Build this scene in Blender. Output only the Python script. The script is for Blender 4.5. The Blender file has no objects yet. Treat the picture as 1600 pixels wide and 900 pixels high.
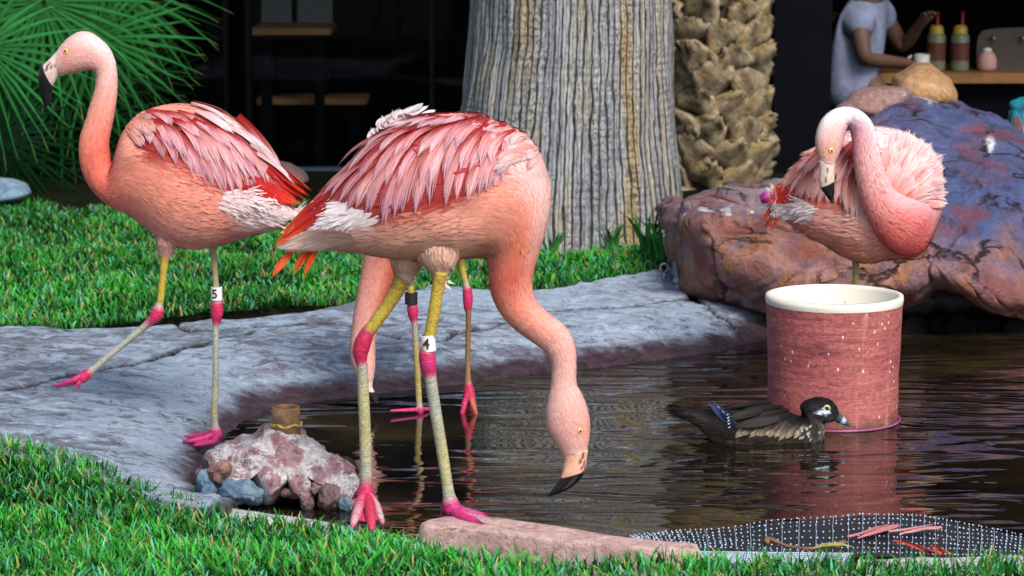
import bpy, math, random
import numpy as np
from mathutils import Vector, Matrix
from mathutils.bvhtree import BVHTree
R = math.radians
rng = np.random.default_rng(7)
random.seed(7)
sc = bpy.context.scene
COLL = sc.collection

# ---------------------------------------------------------------- camera, light, exposure
CAM_H, PITCH, FPX = 1.6, R(8.89), 4444.0
cam = bpy.data.cameras.new('camera'); cam.sensor_width = 36; cam.lens = 36 * FPX / 1600
cam.clip_start = 0.1; cam.clip_end = 1000
cam.dof.use_dof = True; cam.dof.focus_distance = 7.15; cam.dof.aperture_fstop = 7.5
co = bpy.data.objects.new('camera', cam); COLL.objects.link(co)
co.location = (0, 0, CAM_H); co.rotation_euler = (math.pi / 2 - PITCH, 0, 0)
sc.camera = co
SUN_EL, SUN_AZ = R(45), R(152)       # azimuth clockwise from +Y
w = bpy.data.worlds.new('World'); sc.world = w; w.use_nodes = True
nt = w.node_tree; sky = nt.nodes.new('ShaderNodeTexSky'); sky.sky_type = 'NISHITA'; sky.sun_disc = False
sky.sun_elevation = SUN_EL; sky.sun_rotation = SUN_AZ; sky.air_density = 1.0; sky.dust_density = 2.0
nt.nodes['Background'].inputs['Strength'].default_value = 0.125
nt.links.new(sky.outputs[0], nt.nodes['Background'].inputs[0])
sl = bpy.data.lights.new('sun', 'SUN'); sl.energy = 3.3; sl.angle = R(24); sl.color = (1, .95, .88)
so = bpy.data.objects.new('sun', sl); COLL.objects.link(so)
sd_ = Vector((math.sin(SUN_AZ) * math.cos(SUN_EL), math.cos(SUN_AZ) * math.cos(SUN_EL), math.sin(SUN_EL)))
so.rotation_euler = sd_.to_track_quat('Z', 'Y').to_euler()
sc.view_settings.view_transform = 'Standard'; sc.view_settings.look = 'None'
sc.view_settings.exposure = 0.28; sc.view_settings.gamma = 1

# ---------------------------------------------------------------- projection helpers
_f = np.array([0, math.cos(PITCH), -math.sin(PITCH)]); _u = np.array([0, math.sin(PITCH), math.cos(PITCH)])
def ray(x, y):
    x = np.asarray(x, float); y = np.asarray(y, float)
    d = np.stack([x - 800, 0 * x, 0 * x], -1) + (450 - y)[..., None] * _u + FPX * _f
    return d
def P(x, y, Y):
    d = ray(x, y); t = np.asarray(Y, float) / d[..., 1]
    return d * t[..., None] + np.array([0, 0, CAM_H])
def G(x, y, z=0.0):
    d = ray(x, y); t = (z - CAM_H) / d[..., 2]
    return d * t[..., None] + np.array([0, 0, CAM_H])
def mpp(Y, y=450):                 # metres per photo pixel at depth Y
    return float(Y) / float(ray(800., float(y))[1])

# ---------------------------------------------------------------- object helpers
OFF = {}
def tag(o, label=None, cat=None, group=None, kind=None):
    if label: o['label'] = label
    if cat: o['category'] = cat
    if group: o['group'] = group
    if kind: o['kind'] = kind
    return o
def thing(name, loc, label, cat, group=None):
    o = bpy.data.objects.new(name, None); COLL.objects.link(o); o.location = [float(v) for v in loc]
    o.empty_display_size = .1
    OFF[o] = np.array(loc, float); tag(o, label, cat, group); return o
def make(name, V, F, mat, parent=None, cols=None, uv=None, smooth=True, mi=None):
    V = np.asarray(V, float)
    if parent is not None and parent in OFF: V = V - OFF[parent]
    me = bpy.data.meshes.new(name)
    F = np.asarray(F) if not isinstance(F, list) else F
    if isinstance(F, np.ndarray) and F.ndim == 2:
        k = F.shape[1]; n = len(F)
        me.vertices.add(len(V)); me.vertices.foreach_set('co', V.astype(np.float32).ravel())
        me.loops.add(n * k); me.loops.foreach_set('vertex_index', F.astype(np.int32).ravel())
        me.polygons.add(n); me.polygons.foreach_set('loop_start', np.arange(0, n * k, k, dtype=np.int32))
        me.polygons.foreach_set('loop_total', np.full(n, k, np.int32))
        me.update(calc_edges=True); me.validate()
    else:
        me.from_pydata([tuple(v) for v in V], [], [tuple(int(i) for i in f) for f in F]); me.update()
    if smooth: me.polygons.foreach_set('use_smooth', np.ones(len(me.polygons), bool))
    if cols is not None:
        c = np.ones((len(V), 4), np.float32); c[:, :3] = np.clip(cols, 0, 1)
        a = me.color_attributes.new('Col', 'FLOAT_COLOR', 'POINT'); a.data.foreach_set('color', c.ravel())
    if uv is not None:
        c = np.zeros((len(V), 3), np.float32); c[:, :2] = uv
        a = me.attributes.new('Flow', 'FLOAT_VECTOR', 'POINT'); a.data.foreach_set('vector', c.ravel())
    for m in (mat if isinstance(mat, (list, tuple)) else [mat]): me.materials.append(m)
    if mi is not None: me.polygons.foreach_set('material_index', np.asarray(mi, np.int32))
    o = bpy.data.objects.new(name, me); COLL.objects.link(o)
    if parent is not None:
        o.parent = parent; OFF[o] = OFF[parent]
    else: OFF[o] = np.zeros(3)
    return o
def part(name, me, parent, loc=(0, 0, 0), rot=(0, 0, 0), scale=(1, 1, 1)):
    """another object sharing mesh data, placed in world coordinates under its thing"""
    o = bpy.data.objects.new(name, me); COLL.objects.link(o); o.parent = parent
    o.location = [float(v) for v in np.array(loc) - OFF[parent]]; o.rotation_euler = rot; o.scale = scale
    OFF[o] = np.zeros(3); return o
class MB:
    def __init__(s): s.V = []; s.F = []; s.C = []; s.U = []; s.n = 0
    def add(s, V, F, col=(1, 1, 1), uv=None):
        V = np.asarray(V, float); s.V.append(V)
        s.F += [tuple(int(i) + s.n for i in f) for f in F]; s.n += len(V)
        c = np.asarray(col, float); s.C.append(np.broadcast_to(c, (len(V), 3)).copy())
        s.U.append(np.zeros((len(V), 2)) if uv is None else np.asarray(uv, float))
    def box(s, x0, x1, y0, y1, z0, z1, col=(1, 1, 1)):
        V = [(x, y, z) for z in (z0, z1) for y in (y0, y1) for x in (x0, x1)]
        s.add(V, [(0, 2, 3, 1), (4, 5, 7, 6), (0, 1, 5, 4), (2, 6, 7, 3), (0, 4, 6, 2), (1, 3, 7, 5)], col)
    def build(s, name, mat, parent=None, smooth=True):
        return make(name, np.concatenate(s.V), s.F, mat, parent, np.concatenate(s.C), np.concatenate(s.U), smooth)
def grid_faces(n, m, wrap=True, off=0):
    i = np.arange(n - 1)[:, None]; j = np.arange(m if wrap else m - 1)[None, :]
    j2 = (j + 1) % m
    return np.stack([i * m + j, i * m + j2, (i + 1) * m + j2, (i + 1) * m + j], -1).reshape(-1, 4) + off
def tube(pts, rad, m=12, cap=True):
    pts = np.asarray(pts, float); n = len(pts); rad = np.broadcast_to(np.asarray(rad, float), (n,))
    T = np.gradient(pts, axis=0); T /= np.linalg.norm(T, axis=1)[:, None] + 1e-9
    ref = np.array([0, 1, 0.]) if abs(T[0][1]) < .9 else np.array([1., 0, 0])
    V = []
    for k in range(n):
        a = np.cross(T[k], ref); a /= np.linalg.norm(a) + 1e-9; b = np.cross(a, T[k]); ref = b
        ang = np.linspace(0, 2 * math.pi, m, endpoint=False)
        V.append(pts[k] + rad[k] * (np.cos(ang)[:, None] * a + np.sin(ang)[:, None] * b))
    V = np.concatenate(V); F = [tuple(f) for f in grid_faces(n, m)]
    if cap: F += [tuple(range(m))[::-1], tuple(range((n - 1) * m, n * m))]
    return V, F
def lathe(prof, m=32, c=(0, 0, 0)):
    a = np.linspace(0, 2 * math.pi, m, endpoint=False)
    V = np.concatenate([np.stack([r * np.cos(a) + c[0], r * np.sin(a) + c[1], 0 * a + z + c[2]], -1) for r, z in prof])
    return V, [tuple(f) for f in grid_faces(len(prof), m)]
def catmull(pts, n, closed=False):
    p = np.asarray(pts, float); p = p.reshape(len(p), -1)
    if closed: q = np.concatenate([p[-1:], p, p[:2]])
    else: q = np.concatenate([2 * p[:1] - p[1:2], p, 2 * p[-1:] - p[-2:-1]])
    L = len(q) - 3
    t = np.linspace(0, L, n, endpoint=not closed); i = np.minimum(t.astype(int), L - 1); f = (t - i)[:, None]
    a, b, c, d = q[i], q[i + 1], q[i + 2], q[i + 3]
    return .5 * (2 * b + (c - a) * f + (2 * a - 5 * b + 4 * c - d) * f ** 2 + (3 * b - a - 3 * c + d) * f ** 3)
def _h(ix, iy, iz, s):
    n = (ix * 374761393 + iy * 668265263 + iz * 2147483647 + s * 974711) & 0xffffffff
    n = ((n ^ (n >> 13)) * 1274126177) & 0xffffffff
    return ((n ^ (n >> 16)) & 0xffff) / 65535.0
def vnoise(p, s=0):
    p = np.asarray(p, float); i = np.floor(p).astype(np.int64); f = p - i; f = f * f * (3 - 2 * f); o = 0
    for dx in (0, 1):
        for dy in (0, 1):
            for dz in (0, 1):
                wx = f[..., 0] if dx else 1 - f[..., 0]; wy = f[..., 1] if dy else 1 - f[..., 1]; wz = f[..., 2] if dz else 1 - f[..., 2]
                o = o + wx * wy * wz * _h(i[..., 0] + dx, i[..., 1] + dy, i[..., 2] + dz, s)
    return o * 2 - 1
def fbm(p, o=4, s=0):
    r = 0; a = 1; p = np.asarray(p, float)
    for k in range(o): r = r + a * vnoise(p * 2 ** k, s + k * 17); a *= .5
    return r
def poly_sd(p, poly):
    p = np.asarray(p, float); q = np.asarray(poly, float)[:, :2]; n = len(q)
    d = np.full(len(p), 1e9); ins = np.zeros(len(p), bool)
    for k in range(n):
        a, b = q[k], q[(k + 1) % n]; e = b - a; v = p - a
        t = np.clip((v @ e) / (e @ e + 1e-12), 0, 1); d = np.minimum(d, ((v - t[:, None] * e) ** 2).sum(1))
        if a[1] != b[1]:
            c = ((a[1] > p[:, 1]) != (b[1] > p[:, 1])) & (p[:, 0] < (b[0] - a[0]) * (p[:, 1] - a[1]) / (b[1] - a[1]) + a[0])
            ins ^= c
    return np.where(ins, np.sqrt(d), -np.sqrt(d))
def sstep(x, a, b):
    t = np.clip((x - a) / (b - a), 0, 1); return t * t * (3 - 2 * t)
def mix(a, b, t):
    t = np.asarray(t)[..., None]; return np.asarray(a) * (1 - t) + np.asarray(b) * t

# ---------------------------------------------------------------- materials
class N:
    def __init__(s, name):
        s.m = bpy.data.materials.new(name); s.m.use_nodes = True; s.t = s.m.node_tree
        s.b = s.t.nodes['Principled BSDF']; s.out = s.t.nodes['Material Output']
    def n(s, ty, **k):
        o = s.t.nodes.new(ty)
        for a, v in k.items():
            if a.startswith('i_'):
                key = a[2:].replace('_', ' '); o.inputs[int(key) if key.isdigit() else key].default_value = v
            else: setattr(o, a, v)
        return o
    def l(s, a, b): s.t.links.new(a, b)
    def coord(s, scale=(1, 1, 1), obj=True, src=None):
        mp = s.n('ShaderNodeMapping'); mp.inputs['Scale'].default_value = scale
        if src is None: src = s.n('ShaderNodeNewGeometry').outputs['Position'] if not obj else s.n('ShaderNodeTexCoord').outputs['Object']
        s.l(src, mp.inputs['Vector']); return mp.outputs[0]
    def noise(s, vec, scale, detail=5, rough=.6, dist=0):
        o = s.n('ShaderNodeTexNoise', i_Scale=scale, i_Detail=detail, i_Roughness=rough, i_Distortion=dist); s.l(vec, o.inputs['Vector']); return o.outputs['Fac']
    def ramp(s, fac, stops):
        o = s.n('ShaderNodeValToRGB'); e = o.color_ramp.elements
        while len(e) < len(stops): e.new(.5)
        for k, (p, c) in enumerate(stops):
            e[k].position = p; e[k].color = (*c, 1) if not isinstance(c, (int, float)) else (c, c, c, 1)
        s.l(fac, o.inputs['Fac']); return o.outputs['Color']
    def mixc(s, fac, a, b, mode='MIX'):
        o = s.n('ShaderNodeMix', data_type='RGBA', blend_type=mode)
        for sock, v in ((o.inputs[0], fac), (o.inputs[6], a), (o.inputs[7], b)):
            if isinstance(v, bpy.types.NodeSocket): s.l(v, sock)
            elif isinstance(v, (int, float)): sock.default_value = v
            else: sock.default_value = (*v, 1)
        return o.outputs[2]
    def math(s, op, a, b=0.):
        o = s.n('ShaderNodeMath', operation=op)
        for sock, v in ((o.inputs[0], a), (o.inputs[1], b)):
            if isinstance(v, bpy.types.NodeSocket): s.l(v, sock)
            else: sock.default_value = v
        return o.outputs[0]
    def attr(s, name='Col', out='Color'): return s.n('ShaderNodeAttribute', attribute_name=name).outputs[out]
    def bump(s, h, strength=.5, dist=.01, prev=None):
        o = s.n('ShaderNodeBump', i_Strength=strength, i_Distance=dist); s.l(h, o.inputs['Height'])
        if prev is not None: s.l(prev, o.inputs['Normal'])
        s.l(o.outputs[0], s.b.inputs['Normal']); return o.outputs[0]
    def fin(s, col=None, rough=.6, spec=.5, **k):
        for key, v in (('Base Color', col), ('Roughness', rough), ('Specular IOR Level', spec)):
            if v is None: continue
            if isinstance(v, bpy.types.NodeSocket): s.l(v, s.b.inputs[key])
            elif isinstance(v, (int, float)): s.b.inputs[key].default_value = v
            else: s.b.inputs[key].default_value = (*v, 1)
        for key, v in k.items(): s.b.inputs[key.replace('_', ' ')].default_value = v
        return s.m
def simple(name, col, rough=.6, var=.25, scale=20, spec=.5, bump=.15, **k):
    s = N(name); v = s.coord(); f = s.noise(v, scale)
    c = s.ramp(f, [(.3, tuple(x * (1 - var) for x in col)), (.7, tuple(min(1, x * (1 + var)) for x in col))])
    s.bump(f, bump, .01); return s.fin(c, rough, spec, **k)
def vcol(name, rough=.6, spec=.4, var=.3, scale=(60, 60, 60), bump=.3, sheen=0, flow=False, hi=1.15):
    s = N(name); c = s.attr()
    v = s.coord(scale, src=s.attr('Flow', 'Vector')) if flow else s.coord(scale)
    f = s.noise(v, 1.0, 4, .65)
    k = s.ramp(f, [(.25, 1 - var), (.75, hi)])
    c2 = s.mixc(1.0, c, k, 'MULTIPLY'); s.bump(f, bump, .004)
    m = s.fin(c2, rough, spec)
    if sheen: s.b.inputs['Sheen Weight'].default_value = sheen
    return m
M = {}
M['body'] = vcol('flamingo_skin', .6, .12, .3, (3.0, 260, 1), .35, flow=True)
M['feather'] = vcol('feather_vane', .6, .2, .42, (1.3, 10, 1), .35, 0, flow=True, hi=1.12)
M['plume'] = vcol('plume', .65, .15, .2, (2, 6, 1), .2, 0, flow=True, hi=1.1)
M['bill'] = vcol('bill_horn', .35, .5, .25, (90, 90, 90), .15)
M['leaf'] = vcol('leaf', .36, .5, .3, (25, 25, 25), .2)
M['grass'] = vcol('grass_blade', .55, .25, .25, (30, 30, 30), .1)
def leg_mat():
    s = N('leg_scales'); c = s.attr(); fl = s.attr('Flow', 'Vector')
    vo = s.n('ShaderNodeTexVoronoi', i_Scale=1.); s.l(s.coord((7, 34, 1), src=fl), vo.inputs['Vector']); nz = s.noise(s.coord((1.2, 9, 1), src=fl), 1., 4)
    d = s.ramp(vo.outputs['Distance'], [(.25, 1.1), (.7, .66)]); c = s.mixc(1., c, d, 'MULTIPLY'); c = s.mixc(1., c, s.ramp(nz, [(.3, .85), (.7, 1.1)]), 'MULTIPLY')
    s.bump(s.math('MULTIPLY', vo.outputs['Distance'], -1.), .4, .0015); return s.fin(c, .5, .35)
M['leg'] = leg_mat()
M['eye'] = vcol('eye', .12, .6, .1, (50, 50, 50), .02)

def rock_mat(name, cols, scale=3., spots=.0, veins=None, rough=.6, spot_col=(.75, .78, .8), bumpd=.02, vc=False, stretch=(1, 1, 1)):
    s = N(name); v = s.coord(stretch)
    big = s.noise(v, scale, 6, .62, .8); med = s.noise(v, scale * 5, 7, .7, .4); fine = s.noise(v, scale * 30, 5, .7)
    n = len(cols); c = s.ramp(big, [(.3 + .42 * k / max(1, n - 1), col) for k, col in enumerate(cols)])
    if vc: c = s.mixc(.78, c, s.attr())
    c = s.mixc(1., c, s.ramp(med, [(.3, .45), (.5, .95), (.72, 1.3)]), 'MULTIPLY')
    c = s.mixc(1., c, s.ramp(fine, [(.3, .7), (.7, 1.2)]), 'MULTIPLY')
    if veins:
        vo = s.n('ShaderNodeTexNoise', noise_type='RIDGED_MULTIFRACTAL', i_Scale=scale * 1.6, i_Detail=5, i_Roughness=.55) if hasattr(bpy.types.ShaderNodeTexNoise, 'noise_type') else s.n('ShaderNodeTexNoise')
        s.l(v, vo.inputs['Vector']); c = s.mixc(s.ramp(vo.outputs['Fac'], [(.5, 0.), (.7, .85)]), c, veins)
    if spots:
        sp = s.noise(v, scale * 2.6, 8, .75, .6); c = s.mixc(s.ramp(sp, [(.64 - spots * .2, 0.), (.72 - spots * .2, .9)]), c, spot_col)
    h = s.math('ADD', s.math('MULTIPLY', med, 1.0), s.math('MULTIPLY', fine, .35))
    if vc:
        vo2 = s.n('ShaderNodeTexVoronoi', feature='DISTANCE_TO_EDGE', i_Scale=scale * 1.5); nzc = s.n('ShaderNodeTexNoise', i_Scale=scale * 2.2, i_Detail=6.); s.l(s.coord((1, 1, 2.2)), nzc.inputs['Vector']); s.l(s.mixc(.3, s.coord((1, 1, 1.7)), nzc.outputs['Color']), vo2.inputs['Vector'])
        ck = s.math('MAXIMUM', s.ramp(vo2.outputs['Distance'], [(.0, 0.), (.035, 1.)]), s.ramp(s.noise(v, scale * 1.3, 3), [(.47, 1.), (.56, 0.)])); c = s.mixc(ck, (.03, .018, .018), c); h = s.math('ADD', h, s.math('MULTIPLY', ck, .8))
    s.bump(h, .9, bumpd); return s.fin(c, min(.8, rough + .12), .2)
M['boulder'] = rock_mat('boulder_stone', [(.1, .12, .2), (.26, .15, .16), (.34, .17, .12), (.2, .14, .19)], 2.2, 0, (.2, .05, .045), .5, vc=True, bumpd=.03)
M['tan'] = rock_mat('tan_stone', [(.3, .15, .06), (.5, .28, .13), (.6, .4, .22)], 6, .1, None, .65)
M['pinkrock'] = rock_mat('pink_stone', [(.28, .13, .1), (.42, .25, .22), (.36, .25, .28)], 8, .1, None, .65)
M['bluerock'] = rock_mat('blue_stone', [(.12, .22, .36), (.25, .38, .5), (.4, .5, .55)], 8, .15, None, .6)
M['crust'] = rock_mat('mortar_crust', [(.3, .16, .17), (.42, .27, .3), (.62, .52, .55), (.35, .22, .25)], 9, .45, None, .7, (.8, .78, .76), vc=True, bumpd=.02)
M['darkrock'] = rock_mat('wet_rock', [(.003, .003, .003), (.008, .007, .007), (.018, .016, .014)], 12, .0, None, .35)
M['coping'] = rock_mat('flagstone', [(.5, .3, .27), (.66, .44, .4), (.6, .42, .44)], 9, .05, None, .65, bumpd=.008)
M['kerb'] = rock_mat('kerb_concrete', [(.45, .45, .45), (.62, .62, .62)], 10, .2, None, .7, bumpd=.006)
# stone ledge: grey lilac stone, white mineral patches, dark algae band by the water
def ledge_mat():
    s = N('ledge_stone'); v = s.coord((1, 1, 1), obj=False); vs = s.coord((1, 1.5, 2), obj=False)
    big = s.noise(v, 2.2, 6, .6, .6); med = s.noise(vs, 22, 8, .72, .6); fine = s.noise(vs, 120, 4, .7)
    c = s.ramp(big, [(.3, (.21, .18, .21)), (.45, (.25, .245, .3)), (.56, (.25, .29, .37)), (.7, (.27, .24, .28))])
    wp = s.math('ADD', s.noise(vs, 11, 9, .75, 1.0), s.math('MULTIPLY', s.noise(v, 1.7, 3), .5))
    c = s.mixc(s.ramp(wp, [(.66, 0.), (.78, .9)]), c, (.62, .76, .95))
    c = s.mixc(1., c, s.ramp(med, [(.33, .2), (.43, .9), (.75, 1.3)]), 'MULTIPLY')
    c = s.mixc(1., c, s.ramp(fine, [(.3, .75), (.7, 1.15)]), 'MULTIPLY')
    a = s.attr('Col', 'Color'); sep = s.n('ShaderNodeSeparateColor'); s.l(a, sep.inputs[0])
    wet = s.math('ADD', sep.outputs[0], s.math('MULTIPLY', s.math('SUBTRACT', s.noise(v, 14, 6, .7), .5), .8))
    wr = s.ramp(wet, [(.35, 0.), (.75, 1.)])
    c = s.mixc(wr, c, s.ramp(med, [(.35, (.03, .02, .025)), (.6, (.13, .075, .1))]))
    c = s.mixc(sep.outputs[1], c, (.012, .01, .012))
    s.l(s.ramp(wr, [(0, .62), (1, .3)]), s.b.inputs['Roughness'])
    s.bump(s.math('ADD', med, s.math('MULTIPLY', fine, .4)), 1., .035); return s.fin(c, None, .45)
M['ledge'] = ledge_mat()
def water_mat():
    s = N('pond_water'); v = s.coord((1, 1, 1), obj=False); vx = s.coord((.8, 2.6, 1), obj=False)
    w1 = s.noise(vx, 2.6, 1, .3, 1.8); w2 = s.noise(vx, 9, 1, .4, .8); w3 = s.noise(v, 1.1, 2, .5)
    amp = s.ramp(w3, [(.35, .12), (.65, 1.)])
    h = s.math('MULTIPLY', s.math('ADD', w1, s.math('MULTIPLY', w2, .10)), amp)
    s.bump(h, 1.0, .019)
    c = s.ramp(s.noise(v, 2.4, 4, .6, .5), [(.35, (.004, .003, .003)), (.55, (.016, .011, .006)), (.72, (.05, .034, .012))])
    return s.fin(c, .0, .5, IOR=1.75)
M['water'] = water_mat()
def bark_mat():
    s = N('palm_bark'); tc = s.attr('Flow', 'Vector')
    def lines(dr, sc_, dist, dsc, mp):
        wv = s.n('ShaderNodeTexWave', wave_type='BANDS', bands_direction=dr, i_Scale=sc_, i_Distortion=dist, i_Detail=3., i_Detail_Scale=dsc, i_Detail_Roughness=.6); s.l(mp, wv.inputs['Vector']); return wv.outputs['Fac']
    d1 = lines('X', 9.0, 4., 2.2, s.coord((1, .25, 1), src=tc)); d1b = lines('X', 19.0, 5., 2.2, s.coord((1, .4, 1), src=tc)); d2 = lines('Y', 11., 9., 3.2, s.coord((1.6, 1, 1), src=tc))
    msk = s.noise(s.coord((7, 3, 1), src=tc), 1., 3)
    c2 = s.mixc(s.ramp(msk, [(.42, 0.), (.66, 1.)]), (1, 1, 1), s.ramp(d2, [(.01, .1), (.17, 1.)]))
    c3 = s.mixc(s.ramp(msk, [(.35, 1.), (.6, .2)]), (1, 1, 1), s.ramp(d1b, [(.01, .2), (.15, 1.)]))
    crack = s.math('MULTIPLY', s.math('MULTIPLY', s.ramp(d1, [(.02, .0), (.2, 1.)]), c2), c3)
    mp = s.coord((9, 1.1, 1), src=tc); st = s.noise(mp, 1., 5, .6, .4)
    mf = s.noise(s.coord((60, 30, 1), src=tc), 1., 6, .7)
    c = s.ramp(st, [(.28, (.27, .28, .3)), (.48, (.46, .46, .46)), (.62, (.5, .44, .3)), (.72, (.44, .45, .47))])
    c = s.mixc(s.attr('Col', 'Fac'), c, (.5, .3, .06))
    c = s.mixc(1., c, s.ramp(mf, [(.3, .55), (.7, 1.2)]), 'MULTIPLY')
    c = s.mixc(1., c, (.84, .86, .9), 'MULTIPLY'); c = s.mixc(crack, (.03, .028, .028), c)
    s.bump(s.math('ADD', crack, s.math('MULTIPLY', mf, .4)), .8, .014); return s.fin(c, .8, .2)
M['bark'] = bark_mat()
M['boot'] = rock_mat('leaf_base_wood', [(.16, .09, .035), (.48, .34, .16), (.66, .56, .4), (.32, .2, .08)], 13, .12, (.03, .018, .008), .75, (.6, .6, .56), bumpd=.03, stretch=(1, 1, .45))
M['core'] = simple('dark_fibre', (.035, .02, .01), .9)
def barrel_mat():
    s = N('stained_barrel'); v = s.coord((1, 1, 9)); v1 = s.coord()
    st = s.noise(v, 6, 7, .7, .5); fi = s.noise(v1, 70, 5, .7); bg = s.noise(v1, 3.5, 4)
    c = s.ramp(st, [(.3, (.17, .035, .05)), (.46, (.36, .085, .09)), (.64, (.5, .15, .13))])
    c = s.mixc(s.ramp(bg, [(.4, 0.), (.65, .5)]), c, (.55, .17, .15))
    c = s.mixc(1., c, s.ramp(fi, [(.3, .6), (.6, 1.1)]), 'MULTIPLY')
    vo = s.n('ShaderNodeTexVoronoi', i_Scale=48.); s.l(s.coord((1, 1, .6)), vo.inputs['Vector'])
    c = s.mixc(s.math('MULTIPLY', s.ramp(vo.outputs['Distance'], [(.1, 1.), (.16, 0.)]), s.ramp(s.noise(v1, 17, 2), [(.42, 0.), (.5, .9)])), c, (.8, .72, .7))
    sx = s.n('ShaderNodeSeparateXYZ'); s.l(s.n('ShaderNodeTexCoord').outputs['Object'], sx.inputs[0]); dz = s.math('ADD', s.math('MULTIPLY', sx.outputs['Z'], 9.), s.math('MULTIPLY', s.noise(s.coord((9, 9, 1.2)), 3, 4), .55))
    c = s.mixc(s.ramp(dz, [(.36, .8), (.62, 0.)]), c, (.09, .06, .035))
    dr = s.noise(s.coord((1, 1, .07)), 28, 3); c = s.mixc(s.ramp(dr, [(.58, 0.), (.7, .5)]), c, (.62, .3, .27))
    s.bump(s.math('ADD', st, fi), .6, .008); return s.fin(c, .5, .4)
M['barrel'] = barrel_mat()
def rim_mat():
    s = N('cream_glaze'); v = s.coord(); f = s.noise(v, 40, 4)
    c = s.mixc(s.ramp(f, [(.68, 0.), (.72, 1.)]), (.78, .74, .63), (.4, .12, .08)); return s.fin(c, .4, .5)
M['cream'] = rim_mat()
M['soil'] = simple('lawn_soil', (.007, .009, .004), .95, .5, 30, spec=.05)
M['earth'] = simple('ground_earth', (.06, .07, .04), .9, .4, 3)
M['bed'] = simple('pond_mud', (.05, .035, .015), .8, .4, 6)
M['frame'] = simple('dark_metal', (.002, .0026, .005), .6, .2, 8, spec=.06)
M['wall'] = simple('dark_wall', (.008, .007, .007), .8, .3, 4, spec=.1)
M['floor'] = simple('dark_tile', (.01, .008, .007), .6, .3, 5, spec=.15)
M['wood'] = simple('brown_wood', (.26, .12, .035), .5, .4, 9)
M['steel'] = simple('grey_steel', (.3, .3, .3), .35, .3, 40, Metallic=.8)
M['rust'] = simple('rusty_pipe', (.26, .14, .07), .5, .5, 40, Metallic=.1)
M['white'] = simple('white_plastic', (.8, .8, .78), .5, .06, 30)
M['black'] = simple('black_plastic', (.012, .012, .012), .5, .2, 30)
M['ink'] = simple('ink', (.05, .015, .01), .7, .1, 30)
M['netw'] = simple('net_strand', (.5, .6, .74), .5, .35, 60)
M['netb'] = simple('net_backing', (.012, .014, .018), .6, .3, 60)
M['shirt'] = simple('grey_shirt', (.2, .23, .35), .95, .3, 9, bump=1.)
M['skin'] = simple('skin', (.1, .05, .032), .6, .15, 14)
M['hair'] = simple('dark_hair', (.015, .01, .008), .7)
M['denim'] = simple('dark_trousers', (.03, .035, .06), .9)
M['yellow'] = simple('yellow_cap', (.5, .36, .04), .3, .1)
M['greenish'] = simple('pale_green_bottle', (.18, .2, .12), .3, .1)
M['red'] = simple('red_plastic', (.25, .012, .025), .4, .1)
M['label'] = simple('brown_label', (.12, .03, .02), .6, .2)
M['toast'] = simple('brown_enamel', (.08, .06, .05), .35, .15)
M['pinkglass'] = simple('pink_sugar', (.6, .33, .3), .6, .2, 60)
M['greyseat'] = simple('pale_upholstery', (.22, .21, .19), .9, .15)
def glass_mat():
    s = N('window_glass'); t = s.n('ShaderNodeBsdfTransparent', i_Color=(.8, .83, .85, 1)); g = s.n('ShaderNodeBsdfGlossy', i_Roughness=.02)
    f = s.n('ShaderNodeFresnel', i_IOR=1.18); nz = s.noise(s.coord(), 2.); mx = s.n('ShaderNodeMixShader')
    bm = s.n('ShaderNodeBump', i_Strength=.02); s.l(nz, bm.inputs['Height']); s.l(bm.outputs[0], g.inputs['Normal'])
    s.l(f.outputs[0], mx.inputs[0]); s.l(t.outputs[0], mx.inputs[1]); s.l(g.outputs[0], mx.inputs[2]); s.l(mx.outputs[0], s.out.inputs[0]); return s.m
M['glass'] = glass_mat()

# ---------------------------------------------------------------- the setting: ground, lawn, ledge, pond
HX0, HX1, HY0, HY1 = -5., 5., 4.6, 20.
g = MB()
for x0, x1, y0, y1 in ((-400, HX0, -400, 600), (HX1, 400, -400, 600), (HX0, HX1, -400, HY0), (HX0, HX1, HY1, 600)):
    g.add([(x0, y0, .08), (x1, y0, .08), (x1, y1, .08), (x0, y1, .08)], [(0, 1, 2, 3)])
tag(g.build('ground', M['earth'], smooth=False), kind='structure')

def pxpoly(pts, z): a = np.array(pts, float); return G(a[:, 0], a[:, 1], z)[:, :2]
POND = pxpoly([(318, 752), (345, 700), (378, 660), (430, 634), (520, 624), (600, 614), (700, 602), (860, 581), (1000, 566), (1120, 549), (1190, 529), (1215, 512),
               (1300, 506), (1420, 506), (1600, 506), (1850, 512), (1950, 700), (1850, 866), (1600, 872), (1480, 875), (1100, 879), (1000, 872), (660, 835), (560, 812), (440, 797), (340, 788)], 0.)
HOLE = pxpoly([(-500, 545), (-200, 530), (0, 523), (60, 518), (130, 520), (200, 515), (270, 513), (400, 505), (530, 488), (640, 465), (700, 454), (800, 459), (880, 454), (960, 439), (1035, 430),
               (1100, 400), (1300, 385), (1900, 390), (2100, 700), (1950, 905), (1600, 901), (1090, 905), (930, 902), (800, 893), (660, 874), (560, 842), (440, 824), (330, 807), (240, 786), (200, 764), (130, 742), (60, 728), (0, 722), (-200, 722), (-500, 735)], .07)
def lawn_z(p):
    return .085 + .03 * fbm(np.c_[p * 1.1, 0 * p[:, 0]], 3, 5)
def field(x0, x1, y0, y1, res):
    nx = int((x1 - x0) / res) + 1; ny = int((y1 - y0) / res) + 1
    X, Y = np.meshgrid(np.linspace(x0, x1, nx), np.linspace(y0, y1, ny)); return np.c_[X.ravel(), Y.ravel()], nx, ny
def cut(p, z, nx, ny, keep, **k):
    F = grid_faces(ny, nx, False); F = F[keep[F].all(1)]
    idx = np.unique(F); mp = np.full(len(p), -1); mp[idx] = np.arange(len(idx))
    return np.c_[p, z][idx], mp[F], idx
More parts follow.
